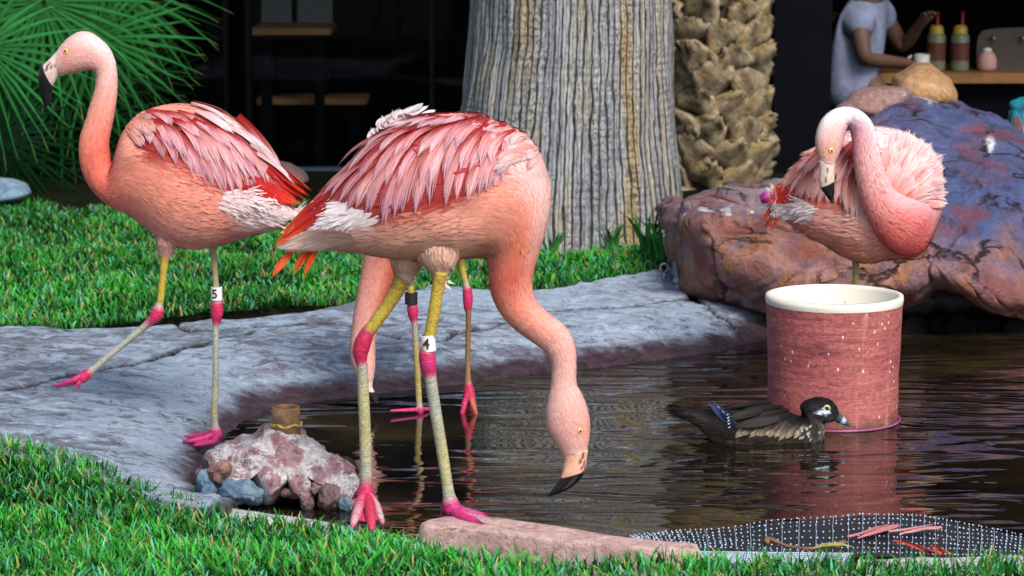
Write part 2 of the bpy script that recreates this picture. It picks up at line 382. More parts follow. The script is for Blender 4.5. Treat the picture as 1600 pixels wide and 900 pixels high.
p, nx, ny = field(HX0, HX1, HY0, 13.3, .04)
sdh = -poly_sd(p, HOLE)
z = lawn_z(p) - np.where(sdh < .05, (.05 - sdh) * 1.0, 0)
V, F, _ = cut(p, z, nx, ny, sdh > -.06)
tag(make('lawn', V, F, M['soil']), kind='structure')
bedv = [(HX0, HY0, -.45), (HX1, HY0, -.45), (HX1, 12.5, -.45), (HX0, 12.5, -.45)]
tag(make('pond_bed', bedv, [(0, 1, 2, 3)], M['bed']), kind='structure')
wv, wn, wm = field(-2.2, 3.2, 6.3, 9.9, .1)
tag(make('water', np.c_[wv, 0 * wv[:, 0]], grid_faces(wm, wn, False), M['water']), kind='structure')

ledge = thing('stone_ledge', (0, 8, 0), None, None); tag(ledge, kind='structure')
def ledge_h(p):
    d = -poly_sd(p, POND)
    return np.where(d > 0, .105 * (1 - np.exp(-d / .16)), d * 1.1), d
def slab(poly, z0=.09, res=.0125, raise_=0., wet=True):
    q = pxpoly(poly, z0); q = catmull(q, len(q) * 6, True)
    q = q + .008 * np.stack([vnoise(np.c_[q * 14, 0 * q[:, 0]], 3), vnoise(np.c_[q * 14, 0 * q[:, 0]], 9)], -1)
    lo = np.maximum(q.min(0) - .03, (-2.6, 5)); hi = np.minimum(q.max(0) + .03, (3.2, 11)); p, nx, ny = field(lo[0], hi[0], lo[1], hi[1], res)
    sd = poly_sd(p, q); h, d = ledge_h(p); r = .022
    P3 = np.c_[p, 0 * p[:, 0]]
    z = h + raise_ + .007 * fbm(P3 * 2.5, 3, 2) + .005 * fbm(P3 * 14, 3, 4)
    ridge = 1 - np.abs(fbm(P3 * np.array([3., 9., 1]), 4, 8)); z = z + .008 * ridge ** 3
    e = np.clip(1 - sd / r, 0, 1); z = z - r * (1 - np.sqrt(np.maximum(0, 1 - e ** 2))) - np.where(sd < 0, -sd * 4, 0)
    V, F, idx = cut(p, z, nx, ny, sd > -.02)
    wetv = np.clip(1 - d[idx] / .16, 0, 1) if wet else 0 * idx
    cg = sstep(-sd[idx], -.016, -.002) * (d[idx] > .06); make('slab', V, F, M['ledge'], ledge, np.c_[wetv, cg, wetv])  # dark slab edges: crack shade and soil painted as one mask
slab([(-500, 540), (-200, 530), (0, 521), (130, 518), (268, 514), (300, 524), (440, 518), (330, 541), (200, 573), (100, 596), (0, 615), (-200, 655), (-500, 700)], .09)
slab([(278, 512), (400, 503), (530, 486), (640, 463), (700, 452), (800, 457), (880, 452), (960, 437), (1035, 428), (1075, 455), (1062, 470), (960, 484), (857, 489), (787, 506), (727, 516), (661, 529), (587, 522), (526, 512), (450, 513), (330, 521)], .1, raise_=.008)
slab([(-500, 705), (-200, 659), (0, 619), (100, 600), (200, 577), (330, 546), (450, 520), (526, 517), (587, 527), (661, 535), (727, 522), (787, 511), (857, 495), (960, 489), (1062, 475), (1090, 474), (1130, 486), (1205, 505), (1230, 530), (1197, 552),
      (1100, 575), (1000, 594), (860, 606), (700, 630), (600, 645), (520, 655), (450, 662), (415, 680), (385, 715), (350, 775), (318, 798), (240, 784), (130, 744), (0, 724), (-200, 724), (-500, 735)], .085)
slab([(1040, 426), (1080, 452), (1095, 470), (1132, 481), (1206, 499), (1420, 500), (1600, 498), (1900, 500), (2000, 395), (1300, 385), (1100, 395)], .1, raise_=.01)

def blades(name, box, n, h0, h1, w0, keep, seed, tone=1., lean=.9):
    r = np.random.default_rng(seed); x0, x1, y0, y1 = box
    p = np.c_[r.uniform(x0, x1, n), r.uniform(y0, y1, n)]
    wv = 4444 / 1600
    p = p[keep(p)]; n = len(p); zz = lawn_z(p) - .006
    patch = fbm(np.c_[p * 6, 0 * p[:, 0]], 3, 21)
    h = r.uniform(h0, h1, n) * (1 + .35 * patch); wd = w0 * r.uniform(.6, 1.3, n)
    a = r.uniform(0, 2 * math.pi, n) ; a = a + 1.5 * fbm(np.c_[p * 3, 0 * p[:, 0]], 2, 31); ln = r.uniform(.15, lean, n)
    d = np.c_[np.cos(a), np.sin(a)]; s = np.c_[-np.sin(a), np.cos(a)]
    tw = r.uniform(-1, 1, n); s = s * np.cos(tw)[:, None] + d * np.sin(tw)[:, None]
    rows = []; ts = (0, .45, .8, 1.); ws = (.8, 1., .6, .06)
    for t, ww in zip(ts, ws):
        c = p + d * (ln * h * t ** 1.8)[:, None]; hz = zz + h * (t - .3 * ln * t * t)
        for q in (-1, 1): rows.append(np.c_[c + s * (q * ww * wd)[:, None], hz])
    V = np.stack(rows, 1).reshape(-1, 3)
    b = (np.arange(n) * 8)[:, None, None]; F = (b + np.array([[0, 1, 3, 2], [2, 3, 5, 4], [4, 5, 7, 6]])[None]).reshape(-1, 4)
    k = np.clip(r.normal(.5, .28, n) + .35 * patch, 0, 1)
    base = mix((.008, .06, .006), (.035, .3, .025), k) * np.clip(1 + .5 * fbm(np.c_[p * 2.2, 0 * p[:, 0]], 3, 77), .5, 1.4)[:, None]; teal = r.random(n) < .16
    base[teal] = mix((.03, .2, .1), (.1, .42, .24), r.random(teal.sum())); yl = r.random(n) < .05; base[yl] = (.2, .28, .05); dr_ = r.random(n) < .03 + .05 * (patch > .25); base[dr_] = (.3, .24, .11)
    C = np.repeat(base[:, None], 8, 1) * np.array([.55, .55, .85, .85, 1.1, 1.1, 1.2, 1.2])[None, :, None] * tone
    o = make(name, V, F, M['grass'], None, C.reshape(-1, 3)); tag(o, kind='stuff'); return o
def kp(p): return (-poly_sd(p, HOLE) > -.03) & (p[:, 1] < 11.85 + .12 * fbm(np.c_[p * 5, 0 * p[:, 0]], 3, 90)) & (np.abs(p[:, 0]) < .2 * p[:, 1] + .35)
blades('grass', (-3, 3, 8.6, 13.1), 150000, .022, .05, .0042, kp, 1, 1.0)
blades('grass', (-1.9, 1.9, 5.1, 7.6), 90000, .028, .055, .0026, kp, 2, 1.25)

# ---------------------------------------------------------------- rocks
def tps(ctrl):
    c = np.array(ctrl, float); X = c[:, :2] / 100; n = len(X)
    def K(a, b): d = np.linalg.norm(a[:, None] - b[None], axis=2); return d
    A = np.zeros((n + 3, n + 3)); A[:n, :n] = K(X, X) + np.eye(n) * .05; A[:n, n] = 1; A[:n, n + 1:] = X; A[n, :n] = 1; A[n + 1:, :n] = X.T
    wgt = np.linalg.solve(A, np.r_[c[:, 2], 0, 0, 0])
    def f(x, y):
        q = np.stack([np.ravel(x), np.ravel(y)], -1) / 100
        return (K(q, X) @ wgt[:n] + wgt[n] + q @ wgt[n + 1:]).reshape(np.shape(x))
    return f
def vnormals(V, F):
    n = np.zeros_like(V); a, b, c, d = (V[F[:, k]] for k in range(4)); fn = np.cross(c - a, d - b)
    for k in range(4): np.add.at(n, F[:, k], fn)
    return n / (np.linalg.norm(n, axis=1)[:, None] + 1e-12)
def rock(name, outline, c, yf, thick, mat, parent=None, NA=140, MR=34, amp=.012, fs=6., facet=.02, col=None, seed=0, power=5., pxamp=3., cells=0, cslope=.16, coff=.02):
    B = catmull(outline, NA, True); ang = np.arange(NA)
    B = B + pxamp * np.stack([vnoise(np.c_[B / 14, 0 * ang], seed), vnoise(np.c_[B / 14, 0 * ang], seed + 5)], -1)
    s = np.linspace(0, 1, MR + 1)[1:] ** .8
    px = np.array(c)[None, None] + s[:, None, None] * (B[None] - np.array(c)[None, None])
    rounding = thick * .5 * (1 - np.sqrt(np.maximum(0, 1 - s ** power)))[:, None] + 0 * px[..., 0]
    Yc = yf(px[..., 0], px[..., 1]); cx = np.array([[c[0]]], float); cy = np.array([[c[1]]], float)
    fr = P(px[..., 0], px[..., 1], Yc + rounding).reshape(-1, 3); bk = P(px[:-1, :, 0], px[:-1, :, 1], (Yc + thick - rounding)[:-1]).reshape(-1, 3)
    c0 = P(cx, cy, yf(cx, cy)).reshape(1, 3); c1 = P(cx, cy, yf(cx, cy) + thick).reshape(1, 3)
    V = np.concatenate([fr, bk, c0, c1]); n1 = len(fr); nb = n1 + len(bk)
    F = [grid_faces(MR, NA)]
    if MR > 2: F.append(grid_faces(MR - 1, NA, True, n1)[:, ::-1])
    j = np.arange(NA); j2 = (j + 1) % NA
    F.append(np.stack([(MR - 2) * NA + j + n1, (MR - 1) * NA + j, (MR - 1) * NA + j2, (MR - 2) * NA + j2 + n1], -1))
    F.append(np.stack([0 * j + nb, j2, j, j], -1)); F.append(np.stack([0 * j + nb + 1, n1 + j, n1 + j2, n1 + j2], -1))
    Fq = np.concatenate(F); nrm = vnormals(V, Fq)
    ce = V.mean(0)
    sgn = np.sign(((V - ce) * nrm).sum(1).mean()); nrm *= sgn
    q = V * fs; cell = np.floor(q + .6 * np.stack([vnoise(q * .7, seed + 1), vnoise(q * .7, seed + 2), vnoise(q * .7, seed + 3)], -1))
    # creased relief: ridged noise plus terraces
    rid = 1 - np.abs(fbm(q * .8, 4, seed + 11)); ter = np.floor(fbm(q * .5, 3, seed + 13) * 4) / 4
    sw = 0
    for dr, lam, am in (((.5, .3, .8), 2.1, 1.), ((-.75, .2, .6), 1.3, .6), ((.9, -.1, -.35), .8, .35)):
        ph_ = (q @ np.array(dr)) / lam + .55 * fbm(q * .45, 3, seed + 40); fr2 = ph_ - np.floor(ph_); sw = sw + am * (np.minimum(fr2, (1 - fr2) * 6) - .45)
    V = V + nrm * (amp * fbm(q, 4, seed) * .6 + facet * (rid - .6) * .4 + facet * (sw - sw.mean()) * .55)[:, None]
    if cells:
        rc = np.random.default_rng(seed + 900); cand = V[rc.choice(len(V), 2500)]; pick = [0]; dm = np.full(len(cand), 1e9)
        for _ in range(cells - 1): dm = np.minimum(dm, ((cand - cand[pick[-1]]) ** 2).sum(1)); pick.append(int(np.argmax(dm * rc.uniform(.5, 1., len(cand)))))
        sd0 = cand[pick]; wp = V + .05 * np.stack([fbm(V * 5, 3, seed + 61), fbm(V * 5, 3, seed + 62), fbm(V * 5, 3, seed + 63)], -1)
        d2 = ((wp[:, None] * np.array([1., 1., 1.5]) - sd0[None] * np.array([1., 1., 1.5])) ** 2).sum(-1); o2 = np.argsort(d2, 1)[:, :2]; ci = o2[:, 0]; dd = np.sqrt(np.take_along_axis(d2, o2, 1)); gap = sstep(dd[:, 1] - dd[:, 0], .0, .018)
        gr = rc.normal(0, cslope, (cells, 3)); of = rc.uniform(-coff, coff, cells); dsp = np.clip(of[ci] + (gr[ci] * (V - sd0[ci])).sum(1) - .012 * (1 - gap), -.05, .035); V = V + nrm * (dsp - dsp.mean() + .006)[:, None]
    Fl = [tuple(f) if f[2] != f[3] else tuple(f[:3]) for f in Fq]
    pxall = np.concatenate([px.reshape(-1, 2), px[:-1].reshape(-1, 2), [c], [c]])
    cols = None if col is None else col(pxall, V)
    return make(name, V, Fl, mat, parent, cols)
def yG(x, y, z): return float(G(float(x), float(y), z)[1])
# big boulder
yb = yG(1150, 480, .1)
bf = tps([(1040, 330, yb + .55), (1045, 430, yb + .4), (1062, 350, yb + .3), (1075, 450, yb + .05), (1100, 305, yb + .75), (1180, 292, yb + 1.0), (1100, 350, yb + .06), (1200, 360, yb + .1), (1280, 370, yb + .16), (1250, 300, yb + .75), (1300, 300, yb + .7),
          (1150, 470, yb - .02), (1300, 470, yb - .06), (1420, 470, yb - .1), (1400, 400, yb + .05), (1350, 250, yb + .72), (1400, 160, yb + .95), (1480, 170, yb + .95), (1450, 300, yb + .45), (1550, 190, yb + .9), (1600, 300, yb + .4), (1600, 460, yb - .05), (1500, 440, yb - .12), (1700, 330, yb + .6), (1700, 480, yb + .1)])
def bcol(px, V):
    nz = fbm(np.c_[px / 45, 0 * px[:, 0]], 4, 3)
    blue = sstep(px[:, 0] + .35 * (300 - px[:, 1]) + 40 * nz, 1330, 1450) * (1 - sstep(px[:, 1] + 40 * nz, 330, 440))  # sky gloss on the upward right face, painted into the colour as blue
    top = (px[:, 0] < 1340) * (1 - sstep(px[:, 1] + 10 * nz, 318, 345))
    c = mix((.34, .17, .14), (.22, .13, .16), sstep(nz, -.3, .3)); c = mix(c, (.36, .15, .06), sstep(fbm(np.c_[px / 30, 0 * px[:, 0]], 3, 7), .3, .55) * .8)
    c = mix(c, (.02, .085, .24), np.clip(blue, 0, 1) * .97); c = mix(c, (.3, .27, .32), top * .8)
    w = fbm(np.c_[px / np.array([16., 9.]), 0 * px[:, 0]], 4, 12)
    guano = np.maximum(sstep(w - ((px[:, 0] - 1115) / 70) ** 2 - ((px[:, 1] - 335) / 14) ** 2, .0, .3), sstep(w * .7 - ((px[:, 0] - 1440) / 60) ** 2 - ((px[:, 1] - 158) / 14) ** 2, -.1, .25))
    guano = np.maximum(guano, sstep(w * .3 - ((px[:, 0] - 1546) / 7) ** 2 - ((px[:, 1] - 226) / 13) ** 2, -.9, -.5))
    return mix(c, (.78, .85, .92), guano)
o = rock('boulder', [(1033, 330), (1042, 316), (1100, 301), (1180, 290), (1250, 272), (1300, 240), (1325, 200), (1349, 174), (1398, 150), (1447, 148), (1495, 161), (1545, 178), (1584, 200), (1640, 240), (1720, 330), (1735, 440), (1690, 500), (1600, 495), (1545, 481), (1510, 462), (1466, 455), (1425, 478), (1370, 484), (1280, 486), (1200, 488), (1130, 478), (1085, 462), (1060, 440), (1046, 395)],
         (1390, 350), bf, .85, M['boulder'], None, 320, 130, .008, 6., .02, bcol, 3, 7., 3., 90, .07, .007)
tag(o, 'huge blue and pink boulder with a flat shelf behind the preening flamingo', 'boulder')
def small(name, outline, c, Y, thick, mat, label, slope=0., group=None, **k):
    o = rock(name, outline, c, lambda x, y: Y + (c[1] - np.asarray(y)) * slope + 0 * np.asarray(x), thick, mat, None, 64, 14, **k); return tag(o, label, 'rock', group)
yt = yb + 1.15
small('rock', [(1318, 176), (1306, 168), (1325, 150), (1342, 137), (1380, 135), (1425, 136), (1430, 148), (1415, 165), (1370, 185)], (1365, 156), yt - .1, .4, M['pinkrock'], 'flat pinkish brown rock lying on the left shoulder of the huge boulder', .002, amp=.006, facet=.012, seed=4, pxamp=1.5)
small('rock', [(1394, 132), (1398, 118), (1420, 104), (1436, 98), (1455, 101), (1478, 118), (1492, 140), (1496, 158), (1470, 170), (1420, 160), (1396, 150)], (1445, 132), yt + .05, .4, M['tan'], 'tan rounded rock perched on the very top of the huge boulder', .002, amp=.006, facet=.012, seed=9, pxamp=1.5)
small('rock', [(-40, 300), (-20, 280), (10, 276), (35, 282), (48, 294), (46, 306), (20, 316), (-30, 318)], (5, 297), yG(10, 314, .12), .3, M['bluerock'], 'small pale blue rock on the lawn under the fan palm', .003, amp=.006, facet=.01, seed=12, pxamp=1.)
small('rock', [(400, 300), (410, 268), (430, 254), (455, 256), (475, 268), (490, 296), (490, 318), (400, 320)], (447, 290), 12.75, .4, M['pinkrock'], 'dull pink rock behind the tail of the striding flamingo', .002, amp=.006, facet=.01, seed=15, pxamp=1.)
yd = yG(1450, 535, 0)
for k, (x, y, a, b) in enumerate([(1425, 515, 28, 26), (1465, 508, 26, 20), (1500, 512, 30, 24), (1545, 508, 34, 18), (1590, 512, 34, 20), (1640, 514, 34, 24)]):
    t = np.linspace(0, 2 * math.pi, 9)[:-1]
    o = rock('wet_rock', [(x + a * math.cos(q), y + b * math.sin(q)) for q in t], (x, y), lambda X, Yy: yd + .2 + .04 * (k % 2) + 0 * np.asarray(X), .3, M['darkrock'], None, 48, 12, .012, 14., .02, None, 20 + k)
    tag(o, ['blackish wet rock touching the barrel\'s right side', 'low black wet rock second right of the barrel under the boulder', 'black wet rock under the arch of the boulder overhang', 'flat black wet rock right of the overhang arch', 'black wet rock at the photo\'s right edge below the boulder', 'black wet rock beyond the right edge below the boulder'][k], 'rock', 'wet rocks under the boulder')

# fountain rock with pipe
yr = yG(435, 808, 0.0)
fr = thing('fountain_rock', P(435, 795, yr + .12), 'mortar crusted fountain rock with a rusty pipe stub on top', 'rock')
def ccol(px, V):
    n = fbm(np.c_[px / 16, 0 * px[:, 0]], 4, 2); c = mix((.5, .26, .3), (.95, .9, .9), sstep(n, -.15, .3))
    rim = sstep(px[:, 1], 655, 672); c = mix((.5, .38, .08), c, rim)
    for hx, hy, r_ in ((357, 715, 5), (442, 719, 5)): c = mix(c, (.45, .1, .03), sstep(-np.hypot(px[:, 0] - hx, px[:, 1] - hy) / r_ + .5 * n, -1., -.5))
    return c
rock('crust', [(305, 742), (311, 728), (323, 710), (345, 692), (384, 682), (405, 670), (416, 661), (445, 659), (468, 664), (478, 681), (501, 697), (526, 713), (545, 718), (557, 732), (564, 752), (562, 778), (558, 796), (551, 775), (548, 752), (530, 742), (512, 742), (503, 752), (498, 770), (492, 792), (480, 796), (474, 770), (462, 758), (448, 766), (430, 778), (415, 786), (404, 766), (390, 754), (370, 752), (356, 768), (340, 786), (318, 788), (308, 770)],
     (435, 715), lambda x, y: yr + .09 - .0012 * (np.asarray(y) - 715) + .0005 * np.abs(np.asarray(x) - 435), .28, M['crust'], fr, 200, 36, .010, 16., .02, ccol, 5, 6., 2.)
rock('core', [(308, 740), (330, 715), (435, 700), (540, 722), (560, 755), (556, 800), (435, 806), (310, 785)], (435, 755), lambda x, y: yr + .16 + 0 * np.asarray(x), .18, simple('cavity_dark', (.035, .017, .009), .6, .7, 40), fr, 64, 14, .02, 14., .03, None, 6)  # inner core coloured dark so the gaps read as deep shaded cavities
for k, (pts, c, m) in enumerate([([(340, 762), (352, 750), (385, 744), (402, 755), (412, 778), (405, 790), (360, 786), (338, 778)], (378, 768), 'bluerock'), ([(310, 770), (313, 745), (322, 740), (336, 760), (332, 778), (315, 782)], (322, 764), 'bluerock'),
                                 ([(322, 735), (332, 726), (352, 722), (362, 738), (350, 757), (330, 752)], (342, 740), 'crust'), ([(496, 782), (500, 762), (513, 754), (524, 764), (528, 788), (518, 798), (500, 797)], (512, 777), 'pinkrock'),
                                 ([(440, 770), (448, 762), (463, 765), (467, 774), (460, 780), (446, 777)], (454, 771), 'pinkrock'), ([(528, 795), (532, 780), (543, 774), (553, 788), (552, 802), (530, 804)], (541, 790), 'bluerock'), ([(486, 768), (489, 752), (497, 752), (498, 770), (492, 778)], (491, 764), 'pinkrock')]):
    rock('stone', pts, c, lambda x, y: yr + .055 + 0 * np.asarray(x), .11, M[m] if m != 'crust' else M['pinkrock'], fr, 64, 14, .008, 26., .022, None, 30 + k, 4., 2.5)
pc = P(447, 662, yr + .175); rp = 22.5 * mpp(yr + .175)
V, F = lathe([(rp * .82, -.03), (rp, -.03), (rp, 27 * mpp(yr)), (rp * .97, 28.5 * mpp(yr)), (rp * .84, 28.5 * mpp(yr)), (rp * .82, 26 * mpp(yr)), (rp * .82, -.02)], 36, pc)
make('pipe', V, F, M['rust'], fr)
V, F = tube([pc + np.array([rp * 1.03 * math.cos(a), rp * 1.03 * math.sin(a), -.001 + .003 * math.sin(5 * a)]) for a in np.linspace(0, 2 * math.pi, 40)], .0035 + .0015 * np.sin(np.arange(40) * 1.7), 8)
make('sealant_ring', V, F, simple('yellow_sealant', (.4, .27, .06), .5, .4, 60), fr)

# coping stone, kerb, net, debris in front
def plate(name, poly, zt, zb, mat, parent=None, seed=1, n=90, rough=.006):
    q = catmull(pxpoly(poly, zt), n, True); q = q + rough * np.stack([vnoise(np.c_[q * 12, 0 * q[:, 0]], seed), vnoise(np.c_[q * 12, 0 * q[:, 0]], seed + 4)], -1)
    c = q.mean(0); rings = [(0., zt), (.4, zt), (.8, zt), (.95, zt), (.985, zt - .006), (1., zt - .016), (1.0, (zt + zb) / 2), (.99, zb)]
    V = []
    for s, z in rings:
        r = c + (q - c) * max(s, .001); zz = z + .004 * fbm(np.c_[r * 9, 0 * r[:, 0] + z * 30], 4, seed); V.append(np.c_[r, zz])
    return make(name, np.concatenate(V), grid_faces(len(rings), n), mat, parent)
o = plate('coping_stone', [(658, 812), (700, 806), (790, 810), (900, 826), (1000, 840), (1086, 849), (1090, 853), (1086, 858), (1000, 856), (860, 842), (740, 826), (664, 820)], .062, -.03, M['coping'])
tag(o, 'long pinkish flagstone at the pond edge under the front flamingo\'s foot', 'paving stone')
o = plate('kerb', [(225, 764), (260, 772), (340, 789), (440, 806), (530, 820), (650, 842), (660, 852), (560, 838), (440, 820), (330, 803), (230, 780)], .02, -.06, M['kerb']); tag(o, 'thin white concrete kerb between the lawn and fountain rock', 'kerb')
o = plate('kerb', [(1090, 868), (1200, 868), (1350, 872), (1500, 872), (1640, 868), (1640, 890), (1500, 893), (1350, 893), (1200, 892), (1090, 886)], .02, -.06, M['kerb'], seed=7); tag(o, 'pale concrete kerb along the bottom right below the black net', 'kerb')
net = thing('net', G(1300, 845, .01), 'black and white plastic mesh netting lying on the pond edge', 'net')
NA_, NB_ = 92, 24
topc = catmull([(985, 838), (1080, 828), (1200, 815), (1330, 803), (1430, 801), (1520, 818), (1620, 842)], NA_); botc = catmull([(1000, 846), (1090, 857), (1200, 866), (1330, 869), (1430, 872), (1520, 873), (1620, 873)], NA_)
tt = np.linspace(0, 1, NB_)[None, :, None]; npx = topc[:, None] * (1 - tt) + botc[:, None] * tt
nw = G(npx[..., 0], npx[..., 1], .012); nw[..., 2] += .005 * fbm(nw * np.array([6., 6, 0]), 3, 3); nw[..., 1] += .008 * fbm(nw * np.array([4., 8, 0]), 2, 8) + .012 * np.linspace(0, 1, NB_)[None]
make('backing', (nw - np.array([0, 0, .006])).reshape(-1, 3), grid_faces(NA_, NB_, False), M['netb'], net)
mb = MB(); dn = catmull(np.linspace(0, NA_ - 1, 3)[:, None], 78)[:, 0]; rn = np.random.default_rng(4)
for i in range(0, NA_, 3):
    V, F = tube(nw[i] + np.array([0, 0, .0005]), .0006, 4, False); mb.add(V, F)
for j in range(1, NB_, 3):
    for i in np.arange(0, NA_ - 1, 1.15):
        i0 = int(i); f_ = i - i0; pj = rn.normal(0, .0012, 3) * np.array([1, 2, .2]); c = pj + nw[i0, j] * (1 - f_) + nw[min(NA_ - 1, i0 + 1), j] * f_ + np.array([0, 0, .002]); e1 = np.array([.0019, .0004, 0]); e2 = np.array([0, .003, .0006]); hh = np.array([0, 0, .0017]); sc2 = rn.uniform(.45, 1.05)
        mb.add([c - e1 * sc2 - e2, c + e1 * sc2 - e2, c + e1 * sc2 + e2, c - e1 * sc2 + e2, c + hh], [(0, 1, 4), (1, 2, 4), (2, 3, 4), (3, 0, 4)])
mb.build('mesh_strands', M['netw'], net)
# folded white edge of the net on the kerb
mb = MB(); ex = np.linspace(1088, 1330, 60)
for k, x in enumerate(ex):
    a = G(x, 862 + .012 * (x - 1088), .035); b = G(x - 6, 882 + .01 * (x - 1088), .03); V, F = tube([a, (a + b) / 2 + np.array([0, 0, .004]), b], .0016, 4, False); mb.add(V, F)
for dy in np.linspace(0, 20, 8):
    V, F = tube([G(x - .3 * dy, 862 + dy + .011 * (x - 1088), .0355) for x in ex], .0012, 4, False); mb.add(V, F)
mb.build('folded_hem', M['netw'], net)

# barrel
bY = yG(1295, 676, 0) + .185
bc = G(1296, 660, 0); bc[1] = bY; bc[0] = float(P(1302, 560, bY)[0]) ; rb = 105 * mpp(bY, 560)
bt = float(P(1302, 460, bY)[2])
bar = thing('barrel', (bc[0], bY, 0), 'stained pink cylindrical barrel with cream rim standing in the pond', 'barrel')
prof = [(rb * .985, -.2), (rb * .97, 0.), (rb * .985, bt * .4), (rb, bt * .8), (rb * 1.01, bt - .022)]
V, F = lathe(catmull(prof, 30), 96, (bc[0], bY, 0)); V = V + np.c_[(V[:, :2] - np.array([bc[0], bY])) * (.018 * fbm(V * 7, 3, 4) * sstep(-V[:, 2], -bt + .03, -bt + .1))[:, None], 0 * V[:, 2]]; make('barrel_wall', V, F, M['barrel'], bar)
V, F = lathe([(rb * 1.012, bt - .022), (rb * 1.022, bt - .012), (rb * 1.015, bt), (rb * .94, bt + .001), (rb * .93, bt - .01), (rb * .93, .05), (0.001, .05)], 96, (bc[0], bY, 0)); make('barrel_rim', V, F, M['cream'], bar)
V, F = tube([(bc[0] + rb * 1.0 * math.cos(a), bY + rb * 1.0 * math.sin(a), .004) for a in np.linspace(0, 2 * math.pi, 60)], .0035, 8); make('base_ring', V, F, simple('magenta_band', (.3, .07, .17), .4), bar)

# eye bolt and pipe fitting
ye = yG(1042, 438, .11)
e = thing('eye_bolt', P(1040, 440, ye), 'small grey eye bolt standing in the stone left of the boulder', 'bolt')
cc = P(1038, 418, ye); rr = 6 * mpp(ye)
V, F = tube([cc + rr * np.array([math.sin(a), 0, math.cos(a)]) for a in np.linspace(-2.7, 2.9, 24)], .0045, 8); make('ring', V, F, M['steel'], e)
V, F = tube([P(1038, 424, ye), P(1037, 444, ye)], [.004, .005], 8); make('shank', V, F, M['steel'], e)
e = thing('hose_fitting', P(1060, 462, ye - .12), 'grey ribbed hose fitting leaning against the boulder\'s left end', 'hose fitting')
mb = MB(); a, b = P(1056, 412, ye + .02), P(1062, 462, ye - .12)
tp = np.linspace(0, 1, 40); V, F = tube(a + (b - a) * tp[:, None], .012 + .005 * ((np.sin(tp * 26) > .3) & (tp > .45)) + .002 * (tp > .5), 14); make('ribbed_tube', V, F, M['steel'], e)

# ---------------------------------------------------------------- palms
def revolve_px(left, right, Y, ys, m, disp, name, mat, parent, colf=None, zmax=None):
    L = np.interp(ys, *zip(*left)); Rr = np.interp(ys, *zip(*right)); cx = (L + Rr) / 2; r = (Rr - L) / 2
    c = P(cx, ys, np.full_like(ys, Y)); rad = r * np.array([mpp(Y, y) for y in ys])
    a = np.linspace(0, 2 * math.pi, m, endpoint=False)
    V = np.stack([c[:, None, 0] + rad[:, None] * np.cos(a), c[:, None, 1] + rad[:, None] * np.sin(a), c[:, None, 2] + 0 * a[None]], -1).reshape(-1, 3)
    q = np.stack([np.broadcast_to(np.cos(a), (len(ys), m)), np.broadcast_to(np.sin(a), (len(ys), m)), np.broadcast_to(c[:, None, 2], (len(ys), m))], -1).reshape(-1, 3)
    n = np.c_[np.tile(np.c_[np.cos(a), np.sin(a)], (len(ys), 1)), np.zeros(len(V))]
    V = V + n * disp(q)[:, None]
    uv = np.stack([np.broadcast_to(a / (2 * math.pi) * 3.0, (len(ys), m)), np.broadcast_to(c[:, None, 2], (len(ys), m))], -1).reshape(-1, 2)
    cols = None if colf is None else colf(q)
    return make(name, V, grid_faces(len(ys), m), mat, parent, cols, uv)
Yp = yG(900, 372, .13) + .42
palm = thing('palm_tree', P(900, 372, Yp), 'thick grey palm trunk with cracked smooth bark behind the front flamingo', 'tree')
ys = np.concatenate([np.linspace(-1300, -20, 40), np.linspace(0, 420, 150)])
def yband(q):
    a = np.arctan2(q[:, 1], q[:, 0]); f = np.exp(-((a + 1.0 + .03 * np.sin(q[:, 2] * 9)) / .07) ** 2) * (.6 + .4 * vnoise(q * np.array([3, 3, 6]), 2)) + .6 * np.exp(-((a + 2.05) / .09) ** 2) * sstep(q[:, 2], .5, 1.0)
    return np.repeat(np.clip(f, 0, 1)[:, None], 3, 1)
revolve_px([(-1300, 745), (0, 740), (60, 736), (110, 729), (180, 719), (300, 700), (380, 686), (420, 680)], [(-1300, 1040), (0, 1047), (100, 1050), (200, 1057), (280, 1066), (340, 1072), (420, 1085)], Yp, ys, 300,
           lambda q: .012 * fbm(q * np.array([4, 4, 2.2]), 4, 3) + .006 * fbm(q * np.array([14, 14, 2.5]), 3, 6), 'trunk', M['bark'], palm, yband)
Yq = 12.95
palm2 = thing('palm_tree', P(1125, 300, Yq), 'shorter palm trunk covered in rough brown leaf bases beside the building', 'tree')
zb0 = float(P(1125, 310, Yq)[2]); cxq = float(P(1122, 200, Yq)[0]); rq = 74 * mpp(Yq, 200)
V, F = lathe([(rq * .86, zb0 - .1), (rq * .84, zb0 + 4)], 32, (cxq, Yq, 0)); make('trunk', V, F, M['core'], palm2)
